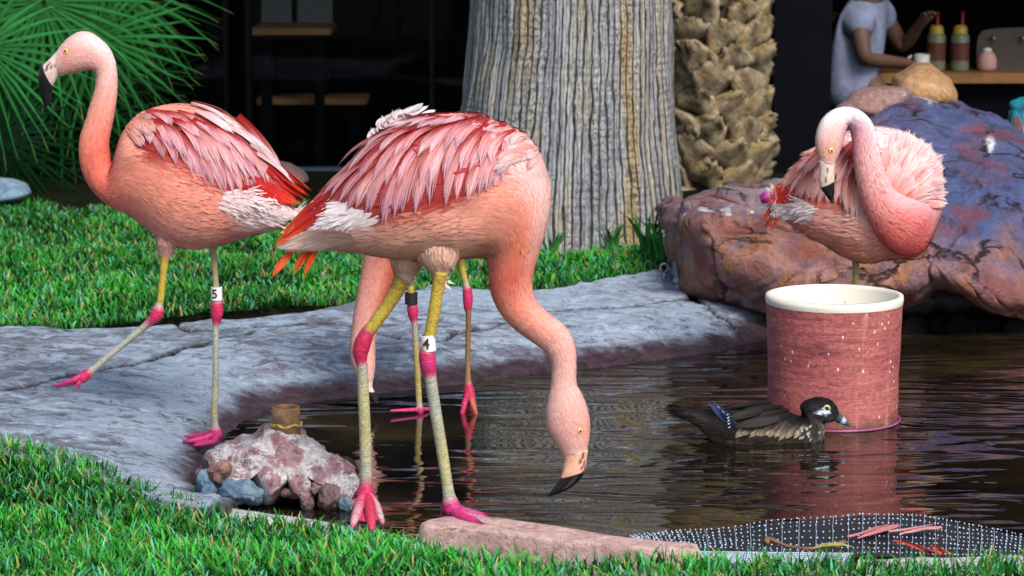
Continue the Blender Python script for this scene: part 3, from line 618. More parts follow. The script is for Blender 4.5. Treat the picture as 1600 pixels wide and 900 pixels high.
def boot_mesh(k):
    r = np.random.default_rng(100 + k); nu, nv = 9, 7; V = []
    for j in range(nv):
        t = j / (nv - 1)
        for i in range(nu):
            u = i / (nu - 1) * 2 - 1; wd = .125 * (1.0 - .55 * max(0, t - .3) / .7) * (.75 + .25 * min(1, t * 4))
            x = u * wd; z = -.06 + t * .17 + .03 * abs(u) ** 1.5 * (-1 if t < .5 else -.6) + (r.normal(0, .01) if j == nv - 1 else 0)
            y = -(.02 + .045 * t ** .8) * (1 - .45 * u * u) + r.normal(0, .008)
            V.append((x, y, z))
    n0 = len(V); V += [(v[0] * .8, v[1] * .2 + .03, v[2] - .015) for v in V]
    F = [tuple(f) for f in grid_faces(nv, nu, False)] + [tuple(f[::-1] + n0) for f in grid_faces(nv, nu, False)]
    edge = [i for i in range(nu)] + [j * nu + nu - 1 for j in range(1, nv)] + [(nv - 1) * nu + i for i in range(nu - 2, -1, -1)] + [j * nu for j in range(nv - 2, 0, -1)]
    for a, b in zip(edge, edge[1:] + edge[:1]): F.append((a, a + n0, b + n0, b))
    me = bpy.data.meshes.new('leaf_base'); me.from_pydata(V, [], F); me.materials.append(M['boot'])
    me.polygons.foreach_set('use_smooth', [True] * len(me.polygons)); me.update(); return me
boots = [boot_mesh(k) for k in range(8)]
nrow = 26
for row in range(nrow):
    for k in range(8):
        a = (k + .5 * (row % 2)) / 8 * 2 * math.pi + random.uniform(-.07, .07) + row * .05
        zz = zb0 + .0 + row * .108 + random.uniform(-.012, .012) + .012 * math.sin(a * 2)
        if zz > zb0 + 2.8: continue
        part('leaf_base', boots[random.randrange(8)], palm2, (cxq + rq * .86 * math.cos(a), Yq + rq * .86 * math.sin(a), zz), (random.uniform(-.12, .2), random.choice((-.6, .6)) + random.uniform(-.25, .25), a + math.pi / 2), (random.uniform(.7, 1.1), random.uniform(.8, 1.5), random.uniform(.6, .95)))

# fan palm shrub at upper left
shr = thing('fan_palm', P(40, 330, 12.4), 'green fan palm with spiky leaves filling the upper left corner', 'palm')
def fan(cpx, Y, size, roll, tilt, yaw, n=32, spread=150, tone=1., seed=0):
    r = random.Random(seed); mb = MB()
    c = P(*[float(v) for v in cpx], Y)
    Mt = Matrix.Rotation(yaw, 3, 'Z') @ Matrix.Rotation(tilt, 3, 'X') @ Matrix.Rotation(roll, 3, 'Y')
    Mt = np.array(Mt)
    for k in range(n):
        a = R(spread) * (2 * k / (n - 1) - 1) + r.uniform(-.03, .03); L = size * (1 - .22 * abs(a) / math.pi) * r.uniform(.88, 1.05)
        d = np.array([math.sin(a), 0, math.cos(a)]); s = np.array([math.cos(a), 0, -math.sin(a)]); w0 = .34 * size * R(spread) * 2 / n
        V = []; C = []; yy = r.uniform(.7, 1.25)
        for t in (.03, .25, .45, .7, .9, 1.):
            wd = w0 * min(t, .4) * (1 if t < .45 else max(.03, (1 - t) / .56)) * .95
            droop = -.16 * size * t ** 2.5 * r.uniform(.7, 1.3)
            p = d * L * t + np.array([0, .1 * size * t * t, 0])
            for q, h in ((-1, -.0), (0, .16), (1, -.0)): V.append(Mt @ (p + s * q * wd + np.array([0, -h * wd * 1.6, 0])) + c + np.array([0, 0, droop]))
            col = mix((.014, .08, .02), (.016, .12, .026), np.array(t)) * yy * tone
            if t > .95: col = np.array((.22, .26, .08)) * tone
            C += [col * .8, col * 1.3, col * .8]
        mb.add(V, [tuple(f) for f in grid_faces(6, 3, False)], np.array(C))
    stem = c + Mt @ np.array([0, .05, -.9 * size]); base = np.array([OFF[shr][0] - .3, 12.7, .1])
    V, F = tube(catmull([c, stem * .6 + c * .4, base], 8), .009, 6); mb.add(V, F, (.04, .12, .03))
    mb.build('leaf', M['leaf'], shr)
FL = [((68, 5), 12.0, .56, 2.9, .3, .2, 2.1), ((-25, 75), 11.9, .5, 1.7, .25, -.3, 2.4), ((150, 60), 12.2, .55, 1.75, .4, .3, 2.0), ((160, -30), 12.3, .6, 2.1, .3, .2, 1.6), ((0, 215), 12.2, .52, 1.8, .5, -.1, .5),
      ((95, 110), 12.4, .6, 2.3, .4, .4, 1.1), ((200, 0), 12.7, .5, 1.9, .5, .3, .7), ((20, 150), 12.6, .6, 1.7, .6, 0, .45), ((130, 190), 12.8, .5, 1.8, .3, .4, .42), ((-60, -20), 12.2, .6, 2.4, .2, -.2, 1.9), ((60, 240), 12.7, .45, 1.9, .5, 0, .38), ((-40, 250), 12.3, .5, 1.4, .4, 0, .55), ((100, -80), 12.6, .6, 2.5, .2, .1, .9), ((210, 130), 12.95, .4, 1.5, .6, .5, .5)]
for k, (c, Y, s, ro, ti, ya, to) in enumerate(FL): fan(c, Y, s, ro, ti, ya, tone=to, seed=k)  # per-leaf tone paints front leaves as lit and rear ones as shaded

# longer grass tufts by the trunk and boulder
def tuft(px, py, label, n=14, h=.13, seed=0):
    r = random.Random(seed); b = G(px, py, .12); t = thing('grass_tuft', b, label, 'grass tuft', 'grass tufts by the palm trunk'); mb = MB()
    for k in range(n):
        a = r.uniform(0, 6.28); L = h * r.uniform(.5, 1.1); ln = r.uniform(.1, .7); d = np.array([math.cos(a), math.sin(a), 0]); s = np.array([-d[1], d[0], 0]); s = s * .5 + np.array([.8, 0, 0])
        pts = [b + d * (.02 + ln * L * q * q) + np.array([0, 0, L * (q - .35 * ln * q * q)]) for q in (0, .35, .7, 1)]
        V = np.concatenate([[p - s * w_, p + s * w_] for p, w_ in zip(pts, (.004, .006, .004, .0004))]); mb.add(V, [tuple(f) for f in grid_faces(4, 2, False)], np.array((.03, .16, .03)) * r.uniform(.6, 1.8))
    mb.build('blades', M['grass'], t)
for k, (x, y, l, n, h) in enumerate([(862, 392, 'broad bladed tuft directly right of the front flamingo\'s chest', 12, .09), (955, 388, 'star shaped grass tuft at the middle of the thick trunk\'s foot', 14, .12), (1012, 395, 'tall grass tuft between thick trunk and boulder', 18, .19), (1035, 405, 'grass tuft touching the left end of the boulder', 14, .2)]): tuft(x, y, l, n, h, k)

# ---------------------------------------------------------------- restaurant
FY = 13.45
FL_Z = -.3
bld = thing('restaurant', (0, FY, FL_Z), 'dark restaurant building with black window frames and shaded interior', 'building')
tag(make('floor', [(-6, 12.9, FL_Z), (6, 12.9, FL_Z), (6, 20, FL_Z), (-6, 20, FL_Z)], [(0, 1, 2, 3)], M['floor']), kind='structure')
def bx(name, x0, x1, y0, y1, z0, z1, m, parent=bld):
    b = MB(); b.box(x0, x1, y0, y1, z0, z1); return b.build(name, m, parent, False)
bx('wall', -6, 6, 19.5, 19.7, FL_Z, 3, M['wall']); bx('wall', -6.2, -6, FY, 19.5, FL_Z, 3, M['wall']); bx('wall', 6, 6.2, FY, 19.5, FL_Z, 3, M['wall']); bx('roof', -6.4, 6.4, 12.75, 19.9, 3, 3.2, M['wall']); bx('ceiling', -5.99, 5.99, FY + .11, 19.49, 1.9, 1.95, M['wall']); bx('shade_fascia', -6, 6, 12.8, 12.9, 2.0, 2.999, M['wall'])  # fascia added and ceiling set low, both unseen, to darken the interior
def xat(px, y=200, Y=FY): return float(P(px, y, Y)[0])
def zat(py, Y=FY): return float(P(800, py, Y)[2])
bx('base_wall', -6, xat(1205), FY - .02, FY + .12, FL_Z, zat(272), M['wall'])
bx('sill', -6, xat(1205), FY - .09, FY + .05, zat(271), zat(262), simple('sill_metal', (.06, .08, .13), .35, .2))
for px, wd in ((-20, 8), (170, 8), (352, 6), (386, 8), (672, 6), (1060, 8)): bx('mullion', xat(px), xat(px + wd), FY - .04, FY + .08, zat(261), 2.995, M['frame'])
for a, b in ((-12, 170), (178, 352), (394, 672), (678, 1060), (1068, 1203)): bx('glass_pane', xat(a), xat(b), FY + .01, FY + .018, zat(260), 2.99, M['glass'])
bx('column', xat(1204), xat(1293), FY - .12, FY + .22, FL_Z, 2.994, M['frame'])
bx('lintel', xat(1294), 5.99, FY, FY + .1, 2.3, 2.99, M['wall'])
# interior tables on the left
def table(x0, x1, py, Y, label, dpt=.5, th=.03):
    zt = zat(py, Y); xa, xb = xat(x0, py, Y), xat(x1, py, Y); t = thing('table', ((xa + xb) / 2, Y, FL_Z), label, 'table')
    bx('tabletop', xa, xb, Y - dpt / 2, Y + dpt / 2, zt - th, zt, M['wood'], t)
    for sx in (xa + .04, xb - .09):
        for sy in (Y - dpt / 2 + .04, Y + dpt / 2 - .09): bx('leg', sx, sx + .05, sy, sy + .05, FL_Z, zt - th, M['frame'], t)
    return t
table(400, 522, 40, 14.2, 'wooden table dimly seen behind the left window near the top edge')
table(405, 575, 150, 14.3, 'low brown wooden bench table deep behind the glass above the striding flamingo', .3)
for k, (xa, xb) in enumerate(((408, 456), (464, 520))):
    q = catmull([(xa, 40), (xa + 2, -20), (xa + 10, -40), (xb - 10, -40), (xb - 2, -20), (xb, 40)], 24); Y = 14.45
    b = MB(); fr_ = P(q[:, 0], q[:, 1], Y); bk_ = P(q[:, 0], q[:, 1], Y + .1); n = len(q); V = np.concatenate([fr_, bk_]); b.add(V, [tuple(range(n))[::-1], tuple(range(n, 2 * n))] + [(i, (i + 1) % n, (i + 1) % n + n, i + n) for i in range(n)])
    t = thing('chair', (fr_[:, 0].mean(), Y, FL_Z), ['pale grey chair back behind the wooden table, the left one', 'pale grey chair back behind the wooden table, the right wider one'][k], 'chair', 'chairs inside the restaurant')
    b.build('backrest', M['greyseat'], t, False)
    xa_, xb_ = fr_[:, 0].min(), fr_[:, 0].max(); bx('seat', xa_, xb_, Y + .1, Y + .5, .1, .16, M['frame'], t)
    for sx in (xa_, xb_ - .03):
        for sy in (Y + .02, Y + .46): bx('leg', sx, sx + .03, sy, sy + .03, FL_Z, .1, M['frame'], t)

# counter and what stands on it
CY = 14.3; cz = zat(113, CY)
ct = thing('counter', (xat(1480, 113, CY), CY, FL_Z), 'brown wooden counter inside the dark restaurant at upper right', 'counter')
b = MB(); b.box(xat(1335, 113, CY), 4.5, CY - .06, CY + .6, cz - .05, cz); b.build('countertop', M['wood'], ct, False)
bx('front_panel', xat(1345, 113, CY), 4.4, CY + .05, CY + .1, FL_Z, cz - .05, M['frame'], ct)
def lat(name, prof, px, m, parent, sc_=1, mm=24, Y=CY + .12):
    s = mpp(Y, 100); V, F = lathe([(r * s, z * s) for r, z in prof], mm, (xat(px, 110, Y), Y, cz)); return make(name, V, F, m, parent)
for k, px in enumerate((1462, 1499)):
    t = thing('bottle', (xat(px, 110, CY + .12), CY + .12, cz), ['cream sauce bottle with yellow cap, nearer the mug', 'cream sauce bottle with yellow cap, farther from the mug'][k], 'bottle', 'sauce bottles on the counter')
    lat('bottle_body', [(0, 0.01), (14, 0.01), (14.5, 3), (14.5, 52), (13, 56), (11, 58), (0.01, 58)], px, M['greenish'], t); lat('label_wrap', [(14.8, 16), (14.8, 44)], px, M['label'], t)
    lat('cap', [(11.2, 56), (11.2, 66), (7, 71), (0.01, 71)], px, M['yellow'], t); lat('spout', [(3, 70), (2.5, 92), (.01, 92)], px + (1 if k == 0 else 3), M['red'], t)
t = thing('mug', (xat(1437, 110), CY + .1, cz), 'white mug standing left of the two sauce bottles', 'mug')
lat('cup', [(0.01, .5), (11, .5), (12, 3), (12, 26), (10.8, 26), (10.5, 4), (0.01, 4)], 1440, M['white'], t, Y=CY + .1)
hc = np.array([xat(1425, 110, CY + .1), CY + .1, cz + 14 * mpp(CY)]); V, F = tube([hc + 9 * mpp(CY) * np.array([-math.sin(a) * .8, 0, math.cos(a)]) for a in np.linspace(.1, 3.04, 14)], .007, 8); make('handle', V, F, M['white'], t)
t = thing('toaster', (xat(1570, 110), CY + .3, cz), 'brown rounded appliance with knobs at the right end of the counter', 'appliance')
q = catmull([(1527, 112), (1526, 80), (1530, 55), (1545, 46), (1600, 43), (1640, 47), (1650, 70), (1650, 112)], 30); a = P(q[:, 0], q[:, 1], CY + .2); c_ = P(q[:, 0], q[:, 1], CY + .5); n = len(q)
make('case', np.concatenate([a, c_]), [tuple(range(n))[::-1], tuple(range(n, 2 * n))] + [(i, (i + 1) % n, (i + 1) % n + n, i + n) for i in range(n)], M['toast'], t, smooth=False)
for px in (1552, 1598):
    k0 = P(px, 60, CY + .18); V, F = tube([k0 + np.array([0, .03, 0]), k0, k0 - np.array([0, .02, 0])], [.014, .014, .011], 12); make('knob', V, F, M['steel'], t)
t = thing('sugar_jar', (xat(1542, 110), CY + .08, cz), 'round pinkish jar in front of the brown appliance', 'jar')
lat('jar_body', [(0.01, .5), (12, .5), (15, 6), (15, 18), (11, 27), (6, 32), (.01, 34)], 1542, M['pinkglass'], t, Y=CY + .08); lat('lid', [(6.5, 31), (6.5, 35), (.01, 37)], 1542, M['white'], t, Y=CY + .08)

# people: skin-modifier figures
def skin(name, pts, edges, radii, mat, parent, root=0, sub=2):
    me = bpy.data.meshes.new(name); me.from_pydata([tuple(p) for p in pts], edges, []); o = bpy.data.objects.new(name, me); COLL.objects.link(o)
    md = o.modifiers.new('s', 'SKIN'); md.use_smooth_shade = True
    for v, r_ in zip(me.skin_vertices[0].data, radii): v.radius = (r_, r_) if not isinstance(r_, tuple) else r_
    me.skin_vertices[0].data[root].use_root = True
    ss = o.modifiers.new('b', 'SUBSURF'); ss.levels = sub; ss.render_levels = sub
    dg = bpy.context.evaluated_depsgraph_get(); dg.update(); ev = o.evaluated_get(dg); m2 = bpy.data.meshes.new_from_object(ev)
    m2.name = name; bpy.data.objects.remove(o); bpy.data.meshes.remove(me)
    V = np.empty(len(m2.vertices) * 3); m2.vertices.foreach_get('co', V); F = [tuple(p.vertices) for p in m2.polygons]; bpy.data.meshes.remove(m2)
    return make(name, V.reshape(-1, 3), F, mat, parent)
def person(label, sx, PY, shirt_mat, group):
    """seated figure facing +X; sx shifts in pixels"""
    def q(x, y, dy=0.): return P(float(x + sx), float(y), PY + dy)
    t = thing('person', (q(1330, 250)[0], PY, FL_Z), label, 'person', group)
    hip, w1, w2, neck, head = q(1325, 175), q(1330, 110), q(1345, 45), q(1362, -20), q(1374, -62)
    shn, shf = q(1340, 22, -.15), q(1372, 15, .17); eln, elf = q(1350, 92, -.2), q(1412, 75, .2); wrn, wrf = q(1412, 98, -.02), q(1436, 40, .08)
    kn, kf = q(1440, 180, -.1), q(1440, 178, .12); an = np.array([kn[0] - .02, kn[1], FL_Z + .07]); af = np.array([kf[0] + .04, kf[1], FL_Z + .07]); tn = an + np.array([.17, 0, -.03]); tf = af + np.array([.17, 0, -.03])
    crown = head + np.array([.01, 0, .07]); chin = head + np.array([.05, 0, -.05]); nose = head + np.array([.1, 0, -.0])
    pts = [hip, w1, w2, neck, head, crown, shn, eln, wrn, shf, elf, wrf, kn, an, tn, kf, af, tf, chin, nose]
    ed = [(0, 1), (1, 2), (2, 3), (3, 4), (4, 5), (2, 6), (6, 7), (7, 8), (2, 9), (9, 10), (10, 11), (0, 12), (12, 13), (13, 14), (0, 15), (15, 16), (16, 17), (4, 18), (4, 19)]
    rad = [.13, .12, .13, .055, .085, .06, .06, .042, .027, .06, .042, .027, .07, .045, .03, .07, .045, .03, .045, .02]
    for wr, el in ((wrn, eln), (wrf, elf)):
        d = wr - el; d /= np.linalg.norm(d); s = np.cross(d, [0, 0, 1]); s /= np.linalg.norm(s); base = len(pts); wi = 8 if wr is wrn else 11
        palm = wr + d * .05; pts.append(palm); ed.append((wi, base)); rad.append((.034, .018))
        for k, (o_, L) in enumerate(((-.027, .06), (-.009, .075), (.009, .07), (.027, .055))):
            a = palm + d * .04 + s * o_; b_ = a + d * L * .5 + np.array([0, 0, -.012]); c_ = b_ + d * L * .35 + np.array([0, 0, -.025]); i = len(pts); pts += [a, b_, c_]; ed += [(base, i), (i, i + 1), (i + 1, i + 2)]; rad += [.009, .008, .007]
        a = wr + d * .03 - s * .035; b_ = a + d * .04 - s * .012; i = len(pts); pts += [a, b_]; ed += [(base, i), (i, i + 1)]; rad += [.011, .009]
    skin('body', pts, ed, rad, M['skin'], t)
    sp = [hip + np.array([0, 0, -.02]), w1, w2, neck + np.array([-.02, 0, -.09]), shn, shn * .45 + eln * .55, shf, shf * .5 + elf * .5]
    skin('shirt', sp, [(0, 1), (1, 2), (2, 3), (2, 4), (4, 5), (2, 6), (6, 7)], [.155, .15, .155, .085, .085, .072, .085, .075], shirt_mat, t)
    skin('trousers', [hip + np.array([0, 0, -.05]), kn, an + np.array([0, 0, .06]), kf, af + np.array([0, 0, .06])], [(0, 1), (1, 2), (0, 3), (3, 4)], [.15, .085, .06, .085, .06], M['denim'], t)
    skin('hair', [head + np.array([-.05, 0, .02]), head + np.array([0, 0, .09]), head + np.array([.05, 0, .075])], [(0, 1), (1, 2)], [.075, .06, .04], M['hair'], t, 1)
    for s_ in (-.03, .03):
        V, F = tube([head + np.array([.078, s_, .02]), head + np.array([.092, s_, .02])], [.012, .008], 8); make('eye', V, F, M['white'], t)
    st = thing('stool', (hip[0], PY, FL_Z), 'dark stool under ' + ('the grey shirted person' if sx == 0 else 'the person behind the column'), 'stool', 'stools inside the restaurant')
    zz = hip[2] - .16; V, F = lathe([(.01, zz - .05), (.17, zz - .05), (.18, zz - .03), (.17, zz), (.01, zz)], 24, (hip[0], PY, 0)); make('seat', V, F, M['frame'], st)
    for k in range(4):
        a = k * math.pi / 2 + .78; V, F = tube([(hip[0] + .1 * math.cos(a), PY + .1 * math.sin(a), zz - .05), (hip[0] + .18 * math.cos(a), PY + .18 * math.sin(a), FL_Z)], .014, 8); make('leg', V, F, M['frame'], st)
person('person in a grey blue t-shirt sitting at the counter with forearm reaching out', 0, 13.95, M['shirt'], 'people in the restaurant')
person('person in a pale shirt glimpsed between the rough palm trunk and dark column', -150, 15.6, simple('pale_shirt', (.35, .38, .5), .9, .15), 'people in the restaurant')

# ---------------------------------------------------------------- birds
class Loft:
    def __init__(s, secs, Y, n, m, rev=False):
        a = np.array([[t[0], t[1], b[0], b[1], hw, dy] for t, b, hw, dy in secs], float)
        q = catmull(a, n); q[:, 4] = np.maximum(q[:, 4], .002); s.n, s.m = n, m; s.u = np.linspace(0, len(secs) - 1, n)
        Yd = Y + q[:, 5]; T = P(q[:, 0], q[:, 1], Yd); B = P(q[:, 2], q[:, 3], Yd); c = (T + B) / 2; r1 = (T - B) / 2
        ph = np.linspace(0, 2 * math.pi, m, endpoint=False); lat_ = np.array([0, 1., 0])
        s.ph = ph; s.V = c[:, None] + r1[:, None] * np.cos(ph)[None, :, None] + (q[:, 4][:, None] * np.sin(ph)[None])[..., None] * lat_
        cp = (q[:, :2] + q[:, 2:4]) / 2; rp_ = (q[:, :2] - q[:, 2:4]) / 2
        s.px = cp[:, None] + rp_[:, None] * np.cos(ph)[None, :, None]
        s.F = grid_faces(n, m)
        s.N = vnormals(s.V.reshape(-1, 3), s.F).reshape(s.V.shape)
        out = (s.N * (s.V - c[:, None])).sum(-1)
        if out.mean() < 0: s.N = -s.N; s.F = s.F[:, ::-1]
        s.c = c; L = np.r_[0, np.cumsum(np.linalg.norm(np.diff(c, axis=0), axis=1))]; s.len = L
        s.uv = np.stack([np.broadcast_to(L[:, None] * 10, (n, m)), np.broadcast_to(ph[None] / (2 * math.pi), (n, m))], -1)
    def bi(s, A, iu, jp):
        iu = np.clip(iu, 0, s.n - 1.001); i = iu.astype(int); f = (iu - i)[:, None]; jp = np.mod(jp, s.m); j = jp.astype(int) % s.m; g_ = (jp - np.floor(jp))[:, None]; j2 = (j + 1) % s.m
        return (A[i, j] * (1 - f) + A[i + 1, j] * f) * (1 - g_) + (A[i, j2] * (1 - f) + A[i + 1, j2] * f) * g_
    def colours(s, keys):
        """keys: list of (u, top, side, bottom)"""
        us = [k[0] for k in keys]; C = []
        for w_ in (1, 2, 3): C.append(np.stack([np.interp(s.u, us, [k[w_][ch] for k in keys]) for ch in range(3)], -1))
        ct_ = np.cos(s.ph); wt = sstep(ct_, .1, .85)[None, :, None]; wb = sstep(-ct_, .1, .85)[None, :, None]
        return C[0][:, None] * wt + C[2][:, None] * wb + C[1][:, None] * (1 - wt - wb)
def plumage(L, cols, count, u0, u1, ln, wd, lift, r, mask=None, droop=.15, jit=.12, noise=.12):
    """small overlapping contour feathers laid tailward over a loft; returns V,F,C,U"""
    fu = lambda u: np.interp(u, s_u, np.arange(L.n)); s_u = L.u
    d1 = np.linalg.norm(np.gradient(L.V, axis=0), axis=-1); d2 = np.linalg.norm(np.roll(L.V, -1, 1) - L.V, axis=-1); A = d1 * d2
    sel = (L.u >= u0) & (L.u <= u1); A = A * sel[:, None]
    if mask is not None: A = A * mask
    pr = A.ravel() / A.sum(); id_ = r.choice(len(pr), count, p=pr); iu = id_ // L.m + r.random(count); jp = id_ % L.m + r.random(count)
    u = np.interp(iu, np.arange(L.n), L.u); l_ = np.interp(u, *zip(*ln)) * r.uniform(.75, 1.25, count); w_ = np.interp(u, *zip(*wd)) * r.uniform(.75, 1.25, count)
    i0 = np.clip(iu.astype(int), 0, L.n - 1); sp = np.maximum(d1[i0, jp.astype(int) % L.m], 3e-4); du = -l_ / sp
    ph = jp / L.m * 2 * math.pi; rad = np.maximum(d2[i0, jp.astype(int) % L.m], 3e-4)
    dj = (np.sin(ph) * droop + r.normal(0, jit, count)) * l_ / rad
    # keep feathers from folding round the tail end
    c0 = L.bi(cols, iu, jp); c0 = c0 * (1 + r.normal(0, noise, count)[:, None]) * (1 + r.normal(0, .03, (count, 3)))
    lf = np.interp(u, *zip(*lift)) * r.uniform(.4, 1.6, count)
    ts = (0, .35, .7, 1.); ws = (.55, 1., .8, .12); rows = []; base = L.bi(L.V, iu, jp)
    clump = fbm(base * np.array([13., 13., 24.]), 3, 5); c0 = c0 * (1 + .24 * clump * (noise > .05))[:, None] * np.where(noise > .05, 1, 1); lf = lf * np.clip(1 + 1.6 * clump, .2, 3)
    n0 = L.bi(L.N, iu, jp); n0 /= np.linalg.norm(n0, axis=1)[:, None] + 1e-9
    end = L.bi(L.V, iu + du * .5, jp + dj * .5); tdir = end - base; tdir /= np.linalg.norm(tdir, axis=1)[:, None] + 1e-9
    side = np.cross(n0, tdir); side /= np.linalg.norm(side, axis=1)[:, None] + 1e-9; U = []
    for t, ww in zip(ts, ws):
        iu_t = iu + du * t; over = np.maximum(0, -iu_t); p = L.bi(L.V, iu_t, jp + dj * t) + tdir * (over * sp)[:, None]; nn = L.bi(L.N, iu_t, jp + dj * t)
        nn = nn / (np.linalg.norm(nn, axis=1)[:, None] + 1e-9)
        for q in (-1, 0, 1):
            rows.append(p + side * (q * ww * w_)[:, None] + nn * (.0010 + lf * .55 * t ** 1.7 + (0 if q else .06 * w_ * ww))[:, None]); U.append(np.c_[np.full(count, t) + r.random(count) * 0 + id_ % 97, np.full(count, q * .5) + id_ % 89])
    V = np.stack(rows, 1).reshape(-1, 3); U = np.stack(U, 1).reshape(-1, 2)
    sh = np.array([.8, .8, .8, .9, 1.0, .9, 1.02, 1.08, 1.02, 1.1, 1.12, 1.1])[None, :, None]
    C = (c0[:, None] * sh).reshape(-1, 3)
    F = ((np.arange(count) * 12)[:, None, None] + np.array([[a * 3 + b_, a * 3 + b_ + 1, a * 3 + b_ + 4, a * 3 + b_ + 3] for a in range(3) for b_ in range(2)])[None]).reshape(-1, 4)
    return V, F, C, U
def fluff(L, poly, count, col, r, ln=.05, wd=.006, lift=.02, droop=.1, jit=.5):
    C = np.broadcast_to(np.array(col, float), L.V.shape).copy(); mk = (inpoly(L, poly, 6) > .5) * 1.0
    return plumage(L, C, count, 0, L.u[-1], [(0, ln)], [(0, wd)], [(0, lift)], r, mk, droop, jit, .05)
def mirrorY(V, Y0): W = V.copy(); W[:, 1] = 2 * Y0 - W[:, 1]; return W

YEL, GREY, PNK, MAG = (.55, .4, .06), (.42, .43, .36), (.6, .03, .12), (.62, .04, .2)
def leg_geo(mb, pts, Y, m=14):
    """pts: (x, y, dy, radius px, colour)"""
    a = np.array([[p_[0], p_[1], p_[2], p_[3], *p_[4]] for p_ in pts], float); n = len(a) * 6
    t = np.linspace(0, len(a) - 1, n); q = np.stack([np.interp(t, np.arange(len(a)), a[:, k]) for k in range(7)], -1); cq = catmull(a[:, :4], n)
    q[:, :3] = q[:, :3] * .55 + cq[:, :3] * .45; q[:, 3] = np.maximum(.6, cq[:, 3]); p3 = P(q[:, 0], q[:, 1], Y + q[:, 2]); V, F = tube(p3, q[:, 3] * np.array([mpp(Y, yy) for yy in q[:, 1]]), m)
    r_ = np.random.default_rng(int(pts[0][0])); C = np.repeat(q[:, 4:7] * (1 + r_.normal(0, .06, (n, 1))), m, 0); L_ = np.r_[0, np.cumsum(np.linalg.norm(np.diff(p3, axis=0), axis=1))]
    mb.add(V, F, C, np.stack([np.repeat(L_ * 60, m), np.tile(np.linspace(0, .3, m), n)], -1))
def web(mb, pts, Y, col):
    a = np.array(pts, float); T = P(a[:, 0], a[:, 1], Y + a[:, 2]); n = len(T); mb.add(np.concatenate([T + [0, 0, .002], T - [0, 0, .002]]), [tuple(range(n)), tuple(range(n, 2 * n))[::-1]] + [(i, i + n, (i + 1) % n + n, (i + 1) % n) for i in range(n)], col)
def lathe_on(p0, ax, prof, m):
    a = np.cross(ax, [0, 1, 0]); a /= np.linalg.norm(a); b = np.cross(ax, a); t = np.linspace(0, 2 * math.pi, m, endpoint=False)
    return np.concatenate([p0 + ax * h + r * (np.cos(t)[:, None] * a + np.sin(t)[:, None] * b) for r, h in prof])
def band(root, x, y, dy, w_, h_, Y, mat, digit=None, ang=0.):
    c = P(float(x), float(y), Y + dy); s = mpp(Y, y); r_ = w_ / 2 * s; h_ = h_ * s
    ax = np.array([math.sin(ang), 0, math.cos(ang)])
    pts = [c - ax * h_ / 2, c + ax * h_ / 2]
    V, F = tube([pts[0] + ax * .0015, pts[0] + ax * .0005, pts[0] + ax * .001 * 2, pts[1] - ax * .002, pts[1] - ax * .0005, pts[1] - ax * .0004], [r_ * .8, r_ * .97, r_, r_, r_ * .97, r_ * .75], 28, False)
    V = lathe_on(pts[0], ax, [(r_ * .8, 0), (r_, .0004), (r_, h_ - .0004), (r_ * .8, h_)], 28); F = [tuple(f) for f in grid_faces(4, 28)]
    b_ = make('leg_band', V, F, mat, root, smooth=False)
    if digit:
        cu = bpy.data.curves.new('digit', 'FONT'); cu.body = digit; cu.size = h_ * .95; cu.align_x = 'CENTER'; cu.align_y = 'CENTER'; cu.extrude = .0004; cu.offset = .0004
        cu.materials.append(M['ink']); t0 = bpy.data.objects.new('digit', cu); COLL.objects.link(t0); dg = bpy.context.evaluated_depsgraph_get(); dg.update(); dm = bpy.data.meshes.new_from_object(t0.evaluated_get(dg)); bpy.data.objects.remove(t0); t = bpy.data.objects.new('digit', dm); COLL.objects.link(t); t.parent = b_
        t.location = [float(v) for v in c - OFF[root] + np.array([-r_ * .25, -r_ * 1.0 - .0008, 0])]; t.rotation_euler = (math.pi / 2, -ang if False else 0, -.22); OFF[t] = np.zeros(3)
def eye(root, x, y, L, Y, r_px):
    bv = BVHTree.FromPolygons([tuple(v) for v in L.V.reshape(-1, 3)], [tuple(f) for f in L.F]); d = Vector(ray(float(x), float(y))).normalized(); hit = bv.ray_cast(Vector((0, 0, CAM_H)), d)
    p0 = np.array(hit[0]) if hit[0] else P(float(x), float(y), Y); n0 = np.array(hit[1]) if hit[0] else np.array([0, -1., 0])
    if n0[1] > 0: n0 = -n0
    rr_ = r_px * mpp(Y, y); 
    for side_ in (0, 1):
        pp = p0.copy(); nn = n0.copy()
        if side_: pp[1] = 2 * L.c[-12, 1] - pp[1]; nn[1] = -nn[1]
        a_ = np.cross(nn, [0, 0, 1]); a_ /= np.linalg.norm(a_); b2 = np.cross(a_, nn); V = []; C = []; m = 16
        for rad_, h_, col in ((1.5, -.3, (.65, .25, .22)), (1.25, .3, (.5, .14, .12)), (1.0, .38, (.75, .6, .12)), (.55, .62, (.75, .55, .1)), (.5, .64, (.01, .01, .01)), (.01, .7, (.01, .01, .01))):
            for k in range(m): V.append(pp + rr_ * (rad_ * (math.cos(k * 2 * math.pi / m) * a_ + math.sin(k * 2 * math.pi / m) * b2) + h_ * nn)); C.append(col)
        make('eye', V, grid_faces(6, m), M['eye'], root, np.array(C))
